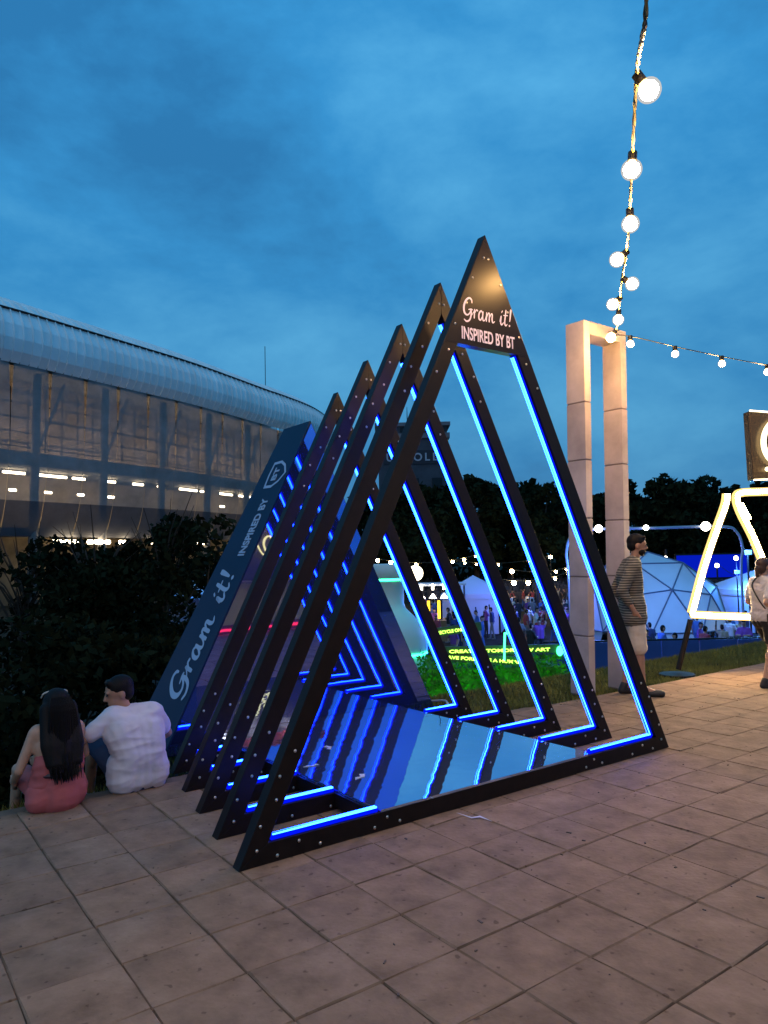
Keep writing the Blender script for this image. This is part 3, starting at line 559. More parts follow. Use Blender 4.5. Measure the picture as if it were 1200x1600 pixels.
# ------------------------------------------------------------------ crowd on the lower field
crowd_meshes = []
def crowd_mesh(v):
    rs = random.Random(40 + v); j = {k: Vector(p) for k, p in STAND.items()}; b = MB()
    st_ = rs.uniform(-.1, .1)
    j['knL'] += Vector((st_, 0, 0)); j['anL'] += Vector((st_ * 1.6, 0, 0)); j['knR'] -= Vector((st_, 0, 0)); j['anR'] -= Vector((st_ * 1.6, 0, 0))
    if v == 1: j['elR'] = Vector((.12, -.25, 1.2)); j['wrR'] = Vector((.25, -.15, 1.4))
    if v == 2: j['elL'] = Vector((.05, .28, 1.2)); j['wrL'] = Vector((.25, .1, 1.2)); j['elR'] = Vector((.05, -.28, 1.2)); j['wrR'] = Vector((.25, -.1, 1.2))
    if v == 3: j['elL'] = Vector((.05, .26, 1.55)); j['wrL'] = Vector((.08, .22, 1.82))
    for k in (-1, 1): b.cap2(j['pelvis'] + Vector((0, k * .06, 0)), j['chest'] + Vector((0, k * .07, 0)), .125, .12, 8)
    b.cap2(j['shL'], j['shR'], .07, .07, 8); b.cap2(j['neck'], j['head'], .055, .055, 8); b.ball(j['head'], (.10, .085, .125)); b.ball(j['head'] + Vector((.09, 0, -.02)), .025)
    for s in 'LR':
        b.cap2(j['sh' + s], j['el' + s], .058, .048, 8); b.cap2(j['el' + s], j['wr' + s], .046, .036, 8); b.ball(j['wr' + s] + (j['wr' + s] - j['el' + s]).normalized() * .06, (.045, .035, .06)); b.cap2(j['hip' + s], j['kn' + s], .095, .065, 8); b.cap2(j['kn' + s], j['an' + s], .063, .045, 8)
        a = j['an' + s]; b.cap2(a - Vector((0, 0, .04)), a + Vector((.15, 0, -.045)), .045, .04, 8)
    o = remesh(b, 'person', None, None, .03, 2); me = o.data; bpy.data.objects.remove(o)
    for _ in range(4): me.materials.append(mat('crowd_slot', (.1, .1, .1)))
    cs = np.zeros(len(me.polygons) * 3); me.polygons.foreach_get('center', cs); cs = cs.reshape(-1, 3); mi = np.zeros(len(cs), int)
    mi[:] = 0; mi[cs[:, 2] > .95] = 1; mi[(cs[:, 2] > 1.50) | ((np.abs(cs[:, 1]) > .19) & (cs[:, 2] < 1.16) & (cs[:, 2] > .7)) | ((cs[:, 0] > .14) & (cs[:, 2] > 1.0))] = 2; mi[(cs[:, 2] > 1.66) | ((cs[:, 2] > 1.55) & (cs[:, 0] < .03))] = 3
    if v in (0, 2): mi[(cs[:, 2] < .5) & (cs[:, 2] > .1)] = 2
    me.polygons.foreach_set('material_index', mi.tolist()); return me
crowd_meshes = [crowd_mesh(v) for v in range(4)]
tops = [mat('cloth_%s' % n, c, .85) for n, c in (('white', (.6, .6, .62)), ('black', (.02, .02, .022)), ('navy', (.03, .04, .12)), ('grey', (.2, .2, .21)), ('red', (.3, .04, .04)), ('purple', (.2, .06, .3)), ('blue', (.06, .14, .4)), ('beige', (.4, .33, .24)))]
bots = [tops[1], tops[2], tops[3], tops[6]]
def place_person(p, label, group, rz=None, h=None, tm=None, bm=None):
    o = bpy.data.objects.new('person', crowd_meshes[random.randrange(4)]); COL.objects.link(o); o.location = p; o.rotation_euler = (0, 0, random.uniform(0, 6.28) if rz is None else rz); s = h or random.uniform(.93, 1.06); o.scale = (s, s, s)
    for k, m in enumerate((bm or random.choice(bots), tm or random.choice(tops), random.choice((m_skin, m_skin2)), m_hair)):
        o.material_slots[k].link = 'OBJECT'; o.material_slots[k].material = m
    o['top'] = (tm or o.material_slots[1].material).name.split('_')[1]; return tag(o, label, 'person', group)
ZL = -3.0
def low(x, y): q = onz(x, y, ZL); return Vector((q.x, q.y, ZL))
def low_d(x, D): q = at(x, 868, D); return Vector((q.x, q.y, ZL))
cr_l = 'festival-goer standing in the crowd on the lower field seen between the frames'
taken = []
for k in range(155):
    for _ in range(30):
        x = random.uniform(655, 905) if k < 105 else random.uniform(975, 1200); D = random.uniform(29, 60) if k < 105 else random.uniform(25, 46); p = low_d(x, D)
        if all((p - q).length > .55 for q in taken): break
    taken.append(p)
    if k < 105: place_person(p, cr_l, 'crowd between the frames')
    else: place_person(p, 'festival-goer among the crowd on the lower field by the blue barrier', 'crowd by the dome')
for (x, D, tm, lab) in ((14, 15.2, tops[3], 'passer-by in grey on the lower path at the left edge'), (40, 14.6, tops[1], 'passer-by in black walking on the lower path at the left'), (47, 18.5, tops[7], 'passer-by in a pale top behind the seated woman')):
    place_person(low_d(x, D), lab, 'passers-by on the lower path', random.uniform(0, 6), 1., tm, tops[2])
def ordinal(n): return '%dth from the left' % (n + 1) if n > 19 and n != 20 else '21st from the left' if n == 20 else ['leftmost', 'second from the left', 'third from the left', 'fourth from the left', 'fifth from the left', 'sixth from the left', 'seventh from the left', 'eighth from the left', 'ninth from the left', 'tenth from the left', 'eleventh from the left', 'twelfth from the left', 'thirteenth from the left', 'fourteenth from the left', 'fifteenth from the left', 'sixteenth from the left', 'seventeenth from the left', 'eighteenth from the left', 'nineteenth from the left', 'twentieth from the left'][n]
for grp, wh in (('crowd between the frames', 'those standing between the frames'), ('crowd by the dome', 'those standing by the dome')):
    for cname in ('white', 'black', 'navy', 'grey', 'red', 'purple', 'blue', 'beige'):
        os_ = [o for o in bpy.data.objects if o.get('group') == grp and o.get('top') == cname]
        def imx(o): q = RC @ (np.array(o.location) - CAM); return q[0] / q[2]
        for n_, o in enumerate(sorted(os_, key=imx)): o['label'] = 'festival-goer in a %s top, %s of %s' % (cname, ordinal(n_), wh)
for o in bpy.data.objects:
    if 'top' in o: del o['top']
# far crowd reading as one mass
fc = MB()
for _ in range(420):
    p = low_d(random.uniform(640, 1200), random.uniform(60, 95)); h = random.uniform(1.55, 1.8)
    fc.box(p + Vector((0, 0, h * .62)), (.30, .45, h * .42)); fc.ball(p + Vector((0, 0, h * .92)), (.10, .10, .13), 6, 4); fc.box(p + Vector((0, 0, h * .21)), (.22, .32, h * .42))
tag(fc.build('far_crowd', mat('crowd_dark', (.05, .05, .07), .9, var=.8, vscale=.7)), 'distant crowd filling the field below the dark trees', 'crowd', kind='stuff')
# ------------------------------------------------------------------ stadium, far left
def SW(X, Z, h): p = Vector(CAM) + CRH * X + CF * Z; return Vector((p.x, p.y, CAM[2] + h))
path = smooth_path([(-74, 48), (-56, 58), (-46, 66.5), (-38.6, 74.3), (-33.6, 81), (-28.6, 88), (-23.7, 95.2), (-17.6, 106.4), (-14.6, 112.3), (-11, 122), (-9.5, 133), (-11, 146)], 40)
path = np.array(path); seg = np.hypot(*np.diff(path, axis=0).T); arc = np.concatenate([[0], np.cumsum(seg)])
def on_path(s, o, h):
    s = min(max(s, 0.01), arc[-1] - .01); i = int(np.searchsorted(arc, s)) - 1; t = (s - arc[i]) / seg[i]; p = path[i] * (1 - t) + path[i + 1] * t
    a, b = path[max(i - 12, 0)], path[min(i + 13, len(path) - 1)]; d = (b - a) / np.linalg.norm(b - a); n = np.array([d[1], -d[0]])
    q = p + n * o; return SW(q[0], q[1], h * (1 + .075 * max(0, 1 - max(0, s - 38) / 48)))
stad = empty('stadium', SW(-38, 80, -4.6), 0, 'large stadium with a pale ribbed roof and translucent grey facade lit from inside', 'stadium')
so_l = stad.location.copy()
def SP(s, o, h): return on_path(s, o, h) - so_l
ROOF = [(-.25, 19.6), (.45, 20.6), (.75, 21.8), (.55, 23.2), (-.4, 24.7), (-2.4, 26.2), (-5.6, 27.5), (-10, 28.3), (-17, 28.7)]
m_roof = mat('roof_sheet', (.95, .95, .92), .55, 0., var=.06, vscale=.3, objvar=.05)
S0, S1, stp = 14.0, arc[-1] - 2, .98
k = 0; s = S0
while s < S1:
    mb = MB(); e_ = s + stp; vs = []; g_ = .05
    for (o, h) in ROOF: vs += [SP(s + g_, o, h), SP(s + stp * .5, o + .02, h + .02), SP(e_ - g_, o, h), SP(e_ - .05, o + .20, h + .13), SP(e_ + .04, o + .20, h + .13), SP(e_ + g_, o, h)]
    n = len(ROOF); mb.add(vs, [(r * 6 + c, r * 6 + c + 1, (r + 1) * 6 + c + 1, (r + 1) * 6 + c) for r in range(n - 1) for c in range(5)])
    mb.build('roof_panel', m_roof, stad); s = e_; k += 1
MB().tube([SP(s, -.32, 24.9) for s in np.linspace(S0, S1, 90)], .14, 6).build('roof_seam', m_metal, stad)
MB().tube([SP(s, -16.8, 28.9) for s in np.linspace(S0, S1, 60)], .18, 6).build('roof_ridge_rail', m_metal, stad)
MB().tube([SP(arc[-1] - 21, -10, 28.0), SP(arc[-1] - 21, -10, 37)], .06, 6).build('mast', m_metal, stad)
# translucent skin in bays with tapered slits
m_skinf = mat('facade_mesh', (.37, .33, .32), .7, var=.30, vscale=.35, alpha=.60); m_skirt = mat('facade_skirt', (.10, .10, .115), .6, var=.2, vscale=.5, alpha=.9)
SKIN = [(-.35, 19.8), (-.45, 16.5), (-.6, 12.5), (-1.0, 8.8), (-1.5, 6.3), (-2.1, 4.6), (-3.1, 2.8)]
SLT = [.50, .17, .03, .03, .04, .10, .30]
bay = 4.2; s = S0 - 2; bi = 0
while s < S1:
    mb = MB(); vs = []
    for (o, h), g_ in zip(SKIN, SLT):
        for c in range(5): vs.append(SP(s + bay * c / 4 + (g_ / 2 if c == 0 else -g_ / 2 if c == 4 else 0), o + (.12 * math.sin(math.pi * c / 4)), h))
    mb.add(vs[:25], [(r * 5 + c, r * 5 + c + 1, (r + 1) * 5 + c + 1, (r + 1) * 5 + c) for r in range(4) for c in range(4)]); mb.build('facade_panel', m_skinf, stad, smooth=True)
    mb = MB(); mb.add(vs[20:], [(r * 5 + c, r * 5 + c + 1, (r + 1) * 5 + c + 1, (r + 1) * 5 + c) for r in (0, 1) for c in range(4)]); mb.build('facade_skirt', m_skirt, stad, smooth=True); s += bay; bi += 1
ss = np.linspace(S0 - 4, S1, 60)
def ribbon(name, prof, m):
    mb = MB(); vs = []; n = len(prof)
    for s in ss:
        for (o, h) in prof: vs.append(SP(s, o, h))
    mb.add(vs, [(a * n + b, a * n + b + 1, (a + 1) * n + b + 1, (a + 1) * n + b) for a in range(len(ss) - 1) for b in range(n - 1)]); return mb.build(name, m, stad)
m_conc = mat('concrete', (.22, .21, .20), .85, var=.15, vscale=.5)
m_tan = mat('tan_render', (.42, .33, .21), .85, var=.2, vscale=.4)
ribbon('back_wall', [(-11, 27), (-11, -4.6)], m_tan); ribbon('upper_floor', [(-10.8, 10.0), (-2.6, 10.0), (-2.6, 11.4), (-3.0, 11.4), (-3.0, 10.6), (-10.8, 10.6)], m_conc)
ribbon('lower_floor', [(-10.8, 2.9), (-3.4, 2.9), (-3.4, 3.7), (-10.8, 3.7)], m_conc); ribbon('base_wall', [(-8, 2.9), (-8, -4.6)], mat('base_render', (.16, .12, .07), .85, var=.5, vscale=.35)); ribbon('roof_underside', [(-.5, 19.4), (-11, 20.5)], m_conc)
for s in np.arange(S0, S1, 8.4):
    MB().tube([SP(s + 2, -3.6, -4.6), SP(s + 2, -2.6, 19.5)], [.55, .40], 10).build('column', m_conc, stad, smooth=True)
    MB().tube([SP(s + 2, -3.4, 10.5), SP(s + 5.5, -3.2, 19.3)], .16, 6).build('strut', m_conc, stad)
for s in np.arange(S0, S1, 2.1):
    MB().box((0, 0, 0), (.10, .10, 8.6)).build('mullion', m_metal, stad, loc=SP(s, -8.5, 15.2))
for h in (12.8, 14.4, 16.0, 17.6): MB().tube([SP(s, -8.4, h) for s in ss], .07, 4).build('glazing_rail', m_metal, stad)
m_fix = emi('concourse_lamp', (1., .80, .52), 20.); m_fix2 = emi('concourse_lamp_hidden', (1., .74, .48), 42.)
for s in np.arange(S0, S1, 4.2):
    if True:
        ln = random.choice((.7, 1.6, 2.6, 3.4)); MB().tube([SP(s, -6.2, 9.6), SP(s + ln, -6.2, 9.6)], .16, 6).build('lamp', m_fix, stad)
    if random.random() < .55: MB().tube([SP(s + 1.5, -7.5, 7.9), SP(s + 2.3, -7.5, 7.9)], .16, 6).build('lamp', m_fix, stad)
    MB().tube([SP(s, -5.0, 11.6), SP(s + 3.2, -5.0, 11.6)], .10, 6).build('lamp', m_fix2, stad)
    if random.random() < .8:
        ln = random.choice((.6, 1.4, 2.8)); MB().tube([SP(s, -3.0, 2.3), SP(s + ln, -3.0, 2.3)], .26, 6).build('lamp', m_fix, stad)
# ------------------------------------------------------------------ vegetation
def leaf_mesh(name, blobs, n, size, seed=0, hollow=.55, elong=1.7):
    r = np.random.default_rng(seed); C_ = np.array([b[0] for b in blobs]); Rr = np.array([b[1] for b in blobs]); vol = Rr.prod(1); pick = r.choice(len(blobs), n, p=vol / vol.sum())
    d = r.normal(size=(n, 3)); d /= np.linalg.norm(d, axis=1)[:, None]; rad = r.uniform(hollow ** 3, 1.12, n) ** (1 / 3); 
    lump = 1 + .22 * np.sin(d[:, 0] * 5 + pick) * np.cos(d[:, 1] * 4.3 + d[:, 2] * 3 + pick * 2)
    c = C_[pick] + d * (rad * lump)[:, None] * Rr[pick]
    a = r.normal(size=(n, 3)); a /= np.linalg.norm(a, axis=1)[:, None]; b = np.cross(a, r.normal(size=(n, 3))); b /= np.linalg.norm(b, axis=1)[:, None]
    sz = size * r.uniform(.55, 1.25, n)[:, None]; a = a * sz * elong * .5; b = b * sz * .5
    v = np.stack([c - a, c + b * .9, c + a, c - b * .9], 1).reshape(-1, 3); me = bpy.data.meshes.new(name); f = np.arange(4 * n).reshape(-1, 4)
    me.from_pydata(v.tolist(), [], f.tolist()); return me
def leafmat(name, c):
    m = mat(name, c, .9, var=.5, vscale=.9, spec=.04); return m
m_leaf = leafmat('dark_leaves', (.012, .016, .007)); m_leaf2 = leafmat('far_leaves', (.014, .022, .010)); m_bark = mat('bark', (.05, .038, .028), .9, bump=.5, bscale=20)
def tree_parts(root, h, blobs, me, trunk_r, m):
    tb = MB(); tb.tube([(0, 0, 0), (.02 * h, .01 * h, h * .25), (-.01 * h, .02 * h, h * .5), (.01 * h, 0, h * .78)], [trunk_r, trunk_r * .8, trunk_r * .55, trunk_r * .2], 8)
    for b in blobs[:7]:
        c = Vector(b[0]); z0 = min(h * .5, max(h * .15, c.z * .55)); tb.tube([(0, 0, z0), (c.x * .5, c.y * .5, (z0 + c.z) / 2 + .02 * h), tuple(c)], [trunk_r * .45, trunk_r * .3, trunk_r * .1], 6)
    tb.build('trunk', m_bark, root); link('crown', me, m, root)
def rblobs(rs, h, w, n, z0=.35):
    o = []
    for _ in range(n):
        a = rs.uniform(0, 6.28); q = rs.uniform(0, 1) ** .5; z = rs.uniform(z0, .88); ww_ = w * (1 - abs(z - .6) * .9); r_ = rs.uniform(.16, .30) * w
        o.append(((math.cos(a) * q * ww_ * .75, math.sin(a) * q * ww_ * .75, z * h), (r_ * 1.15, r_ * 1.15, r_ * .9)))
    return o
near = [ # x, D, top y, spread, leaves, label
 (95, 10.5, 900, 1.9, 11000, 'broad dark bush on the bank behind the seated woman'), (208, 11.2, 870, 1.9, 12000, 'dark bush on the bank behind the seated man'),
 (322, 12.5, 776, 1.9, 13000, 'tall dark bush close to the left side of the tunnel'), (2, 11.5, 890, 1.9, 9000, 'dark bush at the left edge of the picture'), (150, 17, 812, 2.0, 4200, 'thin young tree with bare upper twigs before the stadium'), (255, 18, 785, 2.4, 5200, 'loose young tree standing left of the tall bush before the stadium'), (40, 18, 835, 2.4, 3600, 'thin loose young tree at the left edge before the stadium')]
for i, (x, D, ty, w_, nl, lab) in enumerate(near):
    p = at(x, 868, D); z0 = ground_z(p.x, p.y) - .1; top = at(x, ty, D).z; h = (top - z0) * (.88 if i in (0, 1, 3) else 1.03); rs = random.Random(i + 5); bl_ = rblobs(rs, h, w_, 16, .12 if i < 4 else .4)
    if i < 4: bl_ += [((rs.uniform(-w_, w_) * .6, rs.uniform(-w_, w_) * .6, h * .22), (w_ * .5, w_ * .5, h * .2)) for _ in range(5)]
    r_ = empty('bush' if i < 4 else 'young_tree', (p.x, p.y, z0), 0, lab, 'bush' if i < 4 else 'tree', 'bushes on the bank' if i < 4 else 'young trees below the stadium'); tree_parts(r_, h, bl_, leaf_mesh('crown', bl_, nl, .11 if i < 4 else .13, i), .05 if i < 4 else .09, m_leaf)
    if i >= 4:
        tw = MB(); rs = random.Random(i)
        for _ in range(26):
            a = rs.uniform(0, 6.28); z = h * rs.uniform(.6, .9); tw.tube([(0, 0, z * .8), (math.cos(a) * .5, math.sin(a) * .5, z), (math.cos(a) * rs.uniform(.6, 1.1), math.sin(a) * rs.uniform(.6, 1.1), z + rs.uniform(.3, .9))], [.03, .018, .006], 4)
        tag(tw.build('twigs', m_bark, r_), kind='stuff')
protos = []
for v in range(4):
    rs = random.Random(90 + v); h = 14; bl_ = rblobs(rs, h, 5.2, 22, .25); protos.append((bl_, leaf_mesh('crown', bl_, 5200, .55, 60 + v)))
line = [(600, 88, 770), (650, 84, 752), (700, 92, 748), (745, 88, 742), (795, 96, 756), (850, 86, 752), (905, 92, 760), (955, 95, 765), (1010, 84, 742), (1050, 90, 752), (1095, 82, 738), (1140, 92, 758), (1185, 85, 752), (1240, 88, 745), (560, 95, 780), (825, 110, 748), (925, 112, 770), (670, 112, 755), (1150, 112, 762), (520, 100, 790), (470, 104, 800)]
where = ['behind the far end of the frames', 'below the tower', 'right of the tower', 'with a pointed top between the frames', 'between the second and third frames', 'left of the gate', 'directly behind the gate', 'right of the gate', 'with a tall crown behind the man', 'beside the tallest tree', 'with the tallest crown, left of the neon stand', 'behind the neon stand', 'at the right edge', 'beyond the right edge', 'behind the mirror wall', 'far back between the frames', 'far back behind the gate', 'far back below the tower', 'far back behind the neon stand', 'half hidden behind the left legs', 'low behind the left legs']
for i, (x, D, ty) in enumerate(line):
    p = low_d(x, D); h = at(x, ty, D).z - ZL; o = empty('park_tree', p, random.uniform(0, 6.28), 'dark leafy park tree on the skyline, ' + where[i], 'tree', 'dark trees along the skyline'); o.scale = (1.0, 1.0, h / 13.6)
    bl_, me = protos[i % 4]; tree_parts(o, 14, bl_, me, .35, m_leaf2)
# low hedge bank under the trees so no gap shows
hb = [((x, 0, random.uniform(.5, 2.2)), (2.6, 1.4, 2.2)) for x in np.arange(-62, 62, 2.2)]
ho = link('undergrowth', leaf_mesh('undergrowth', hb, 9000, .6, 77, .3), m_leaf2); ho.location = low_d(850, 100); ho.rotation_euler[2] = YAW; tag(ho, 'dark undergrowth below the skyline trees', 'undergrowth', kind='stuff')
# ------------------------------------------------------------------ festival tower
tw_c = low_d(648, 104); tower = empty('stage_tower', tw_c, YAW, 'dark castle-like stage tower with a lettered front behind the frames', 'tower')
m_tower = mat('tower_cladding', (.055, .06, .075), .8, var=.4, vscale=.35); m_tow2 = mat('tower_pale_trim', (.16, .17, .19), .8, var=.2, vscale=.5)
ht = at(648, 662, 104).z - ZL
MB().box((0, 0, (ht - 2.4) / 2), (9.6, 6, ht - 2.4)).build('shaft', m_tower, tower)
MB().box((0, 0, ht - 2.05), (10.2, 6.6, .7)).build('cornice', m_tow2, tower); MB().box((0, 0, ht - 1.2), (9.4, 6.2, 1.0)).build('attic', m_tower, tower); MB().box((0, 0, ht - .45), (10.4, 6.8, .5)).build('parapet', m_tow2, tower)
for x in np.arange(-4.2, 4.3, 1.4): MB().box((x, -3.14, ht - 1.2), (.7, .1, .7)).build('opening', m_metal, tower)
for x in (-3.2, 0, 3.2): MB().box((x, -3.03, ht - 9.5), (1.4, .1, 3.2)).build('blind_window', m_metal, tower)
for x in (-2.9, -.6, 3.0): MB().tube([(x, 0, ht - .3), (x, 0, ht + 2.6)], [.10, .04], 6).build('antenna', m_metal, tower)
MB().box((0, -3.06, ht - 5.0), (8.2, .10, 1.9)).build('sign_board', mat('sign_dark', (.02, .02, .03), .6), tower)
for k, c in enumerate('UNTOLD'):
    o = link('lettering', text_mesh(c, 1.5, .03, 1, 'CENTER', .03), mat('sign_letters', (.45, .46, .52), .6), tower); o.matrix_local = frame_mat((-3.2 + 1.28 * k, -3.15, ht - 5.5), (1, 0, 0), (0, 0, 1), (0, -1, 0))
# ------------------------------------------------------------------ festival things on the lower field
def rootz(name, x, D, label, cat, group=None, rz=0.): return empty(name, low_d(x, D), YAW + rz, label, cat, group)
# giant bottle
bt = rootz('giant_bottle', 606, 22, 'giant white display bottle with green light rings behind the mirror wall', 'bottle display')
m_bot = mat('white_glossfibre', (.80, .84, .78), .45); m_teal = emi('teal_neon', (.03, 1., .45), 12.0); m_green = emi('green_neon', (.05, 1., .25), 5.)
tz = at(606, 881, 22).z - ZL; s_ = tz / 4.3
bt_p = [(.0, 0), (1.05, .02), (1.08, .3), (1.08, 2.2), (.98, 2.5), (.72, 2.78), (.50, 3.0), (.45, 3.15), (.45, 3.85), (.52, 3.9), (.52, 4.27), (.48, 4.3), (0, 4.3)]
MB().lathe([(r, z * s_) for r, z in bt_p], n=28).build('bottle_body', m_bot, bt, smooth=True)
for z, r in ((3.84, .475), (1.72, 1.10)):
    MB().tube([(r * math.cos(a), r * math.sin(a), z * s_) for a in np.linspace(0, 2 * math.pi, 40)], .025, 6).build('light_ring', m_teal, bt)
MB().tube([(1.10, 0, 1.6 * s_), (1.10, 0, 3.0 * s_ - .5)], .025, 6).build('light_edge', emi('blue_neon', (.02, .12, 1.), 3.), bt)
# hedge display with lit lettering
hd_ = rootz('hedge_display', 762, 20, 'low green hedge display carrying rows of lit yellow-green lettering', 'display'); m_hedge = leafmat('hedge_leaves', (.10, .36, .03))
hw_ = 3.4; hz = at(762, 1036, 20).z - ZL
MB().box((0, 0, hz / 2), (hw_, 1.4, hz)).build('hedge_core', mat('hedge_core', (.08, .26, .03), .9, var=.4, vscale=4), hd_)
hbl = [((x, y, z), (.28, .28, .28)) for x in np.arange(-hw_ / 2, hw_ / 2 + .01, .34) for z in np.arange(.15, hz + .05, .3) for y in (-.65, .65)]
MB().box((0, -1.9, .25), (3.2, .12, .10)).build('uplight', emi('green_uplight', (.05, 1., .05), 17.), hd_)  # unseen green strip added to brighten the hedge front
link('hedge_foliage', leaf_mesh('hedge_foliage', hbl, 7000, .09, 5, .6), m_hedge, hd_)['kind'] = 'stuff'
m_yel = emi('lit_letters', (.50, 1., .10), 3.2)
for (bx_, bz, tx, wdt) in ((-1.02, 978, 'RECYCLE ONE BAG', .9), (.12, 1009, 'CREATE A TOMORROW ART', 2.6), (-.30, 1022, 'SAVE FOREST BE A HUMAN', 2.0)):
    z = at(762, bz, 20).z - ZL; slope = {978: .12, 1009: .0, 1022: -.09}[bz]
    me = text_mesh(tx, .15, .004, 1, 'CENTER', .01); wd = max(v.co.x for v in me.vertices) - min(v.co.x for v in me.vertices); o = link('lit_lettering', me, m_yel, hd_); c_ = math.cos(slope); n_ = math.sin(slope); f_ = wdt / wd
    o.matrix_local = frame_mat((bx_, -.80, z - .05), (c_ * f_, 0, n_ * f_), (-n_ * .75, 0, c_ * .75), (0, -1, 0)); 
    R_ = Matrix.Rotation(-slope, 3, 'Y'); MB().box((bx_, -.74, z), (wdt + .5, .08, .22), R_).build('sign_rail', mat('sign_rail', (.05, .10, .06), .6), hd_)
za = at(762, 985, 20).z - ZL; zb = at(762, 1012, 20).z - ZL; zc = at(762, 1035, 20).z - ZL
MB().tube(smooth_path([(.22, -.9, zb - .2), (.25, -.9, za - .05), (.28, -.9, za + .02), (.48, -.9, za + .03), (.54, -.9, za - .02), (.54, -.9, zb + .05), (.66, -.9, zb - .15), (.76, -.9, zc + .05)], 4), .03, 6).build('neon_tap', m_green, hd_)
MB().ball((1.66, -.85, zb), (.09, .06, .13)).build('neon_tip', m_green, hd_)
MB().tube([(-.25, -.88, zc - .1), (-.25, -.88, zb - .25)], .03, 6).build('neon_stem', m_teal, hd_)
# white marquee and food stall
def marquee(x, D, wd, hh, lab, m, rz=.4, group='tents on the lower field'):
    r = rootz('marquee', x, D, lab, 'tent', group, rz); a = wd / 2
    MB().add([(-a, -a, hh), (a, -a, hh), (a, a, hh), (-a, a, hh), (0, 0, hh * 1.45), (-a, -a, hh - .3), (a, -a, hh - .3), (a, a, hh - .3), (-a, a, hh - .3)], [(0, 1, 4), (1, 2, 4), (2, 3, 4), (3, 0, 4), (0, 5, 6, 1), (1, 6, 7, 2), (2, 7, 8, 3), (3, 8, 5, 0)]).build('canopy', m, r)
    for sx in (-1, 1):
        for sy in (-1, 1): MB().tube([(sx * (a - .05), sy * (a - .05), 0), (sx * (a - .05), sy * (a - .05), hh - .05)], .05, 6).build('pole', m_metal, r)
    MB().box((0, a - .06, hh / 2), (wd - .15, .03, hh - .1)).build('wall_sheet', m, r); MB().box((-a + .06, 0, hh / 2), (.03, wd - .3, hh - .1)).build('wall_sheet', m, r); return r
m_tent = mat('tent_sheet', (.55, .58, .64), .7)
marquee(738, 44, 3.4, 2.3, 'white marquee tent standing in the crowd', m_tent, 2.9); marquee(1178, 42, 4, 2.3, 'pale tent glowing blue at the right edge', m_tent, .3); marquee(322, 46, 4.4, 2.6, 'blue-lit tent glimpsed through the bush left of the tunnel', m_tent, .2); marquee(178, 52, 5, 3.0, 'pale blue tent roof below the stadium facade', m_tent, .6)
stall = rootz('bar_stall', 674, 40, 'open bar stall with hanging white lamps and yellow light bars', 'stall'); zt = at(674, 905, 40).z - ZL
MB().box((0, .9, zt - .3), (3.6, 2.4, .10)).build('roof', m_tent, stall); MB().box((0, -.3, .55), (3.2, .5, 1.1)).build('counter', mat('counter_wood', (.25, .16, .08), .6), stall)
for sx in (-1.7, 1.7):
    for sy in (-.2, 2.0): MB().tube([(sx, sy, 0), (sx, sy, zt - .3)], .05, 6).build('pole', m_metal, stall)
m_wl = emi('white_lamp', (1., .9, .75), 14.); m_yl = emi('yellow_bar', (1., .62, .03), 3.5)
for x in (-.6, .0, .6):
    MB().tube([(x, -.4, zt - .25), (x, -.4, zt - .55)], .07, 6).build('lamp', m_wl, stall); MB().lathe([(.02, .25), (.2, 0)], (x, -.4, zt - 1.0), 10).build('lamp_shade', m_wl, stall)
for x in (-.25, .3): MB().box((x, -.5, zt - 1.6), (.14, .05, .95)).build('light_bar', m_yl, stall)
MB().ball((-.9, -.3, zt + .35), .42, 12, 8).build('globe_lamp', emi('globe', (1., .85, .6), 5.), stall, smooth=True)
# geodesic dome
dome = rootz('geodesic_dome', 1012, 38, 'white geodesic dome tent glowing blue behind the standing man', 'dome', None, .3); bm = bmesh.new(); bmesh.ops.create_icosphere(bm, subdivisions=2, radius=3.75); m_dome = mat('dome_membrane', (.62, .66, .72), .55, var=.08, vscale=.6)
dz = at(1012, 863, 38).z - ZL - 3.75
for f in bm.faces:
    if f.calc_center_median().z + dz < .1: continue
    c = f.calc_center_median(); pts = [c + (v.co - c) * .985 + Vector((0, 0, dz)) for v in f.verts]; MB().add(pts + [p * .995 for p in pts], [(0, 1, 2), (5, 4, 3), (0, 3, 4, 1), (1, 4, 5, 2), (2, 5, 3, 0)]).build('dome_panel', m_dome, dome)
sm = MB()
for e_ in bm.edges:
    a, b = e_.verts[0].co, e_.verts[1].co
    if min(a.z, b.z) + dz > -.6: sm.tube([a * 1.006 + Vector((0, 0, dz)), b * 1.006 + Vector((0, 0, dz))], .035, 5)
bm.free(); tag(sm.build('struts', mat('dome_strut', (.10, .14, .22), .5), dome), kind='stuff')
# arch of bent tube with lamps
arch = rootz('tube_arch', 1022, 30, 'wide rounded frame of pale tube carrying lamps behind the gate', 'frame'); zt = at(1022, 825, 30).z - ZL; x0, x1 = -3.55, 3.6
ap = [(x0 + .1, 0, 0), (x0 + .05, 0, zt - 1.9), (x0, 0, zt - .9), (x0 + .25, 0, zt - .2), (x0 + .9, 0, zt), (0, 0, zt), (x1 - .8, 0, zt), (x1 - .2, 0, zt - .25), (x1, 0, zt - .9), (x1 - .1, 0, zt - 1.8), (x1 - .1, 0, 0)]
MB().tube(smooth_path(ap, 6), .055, 8).build('tube', mat('pale_tube', (.35, .40, .48), .35, .3), arch, smooth=True)
for px_, r in ((936, .16), (1010, .11), (1103, .19)):
    x = (px_ - 1022) / FOC * 30; MB().ball((x, -.1, zt + .02), r, 10, 8).build('lamp', m_wl, arch, smooth=True)
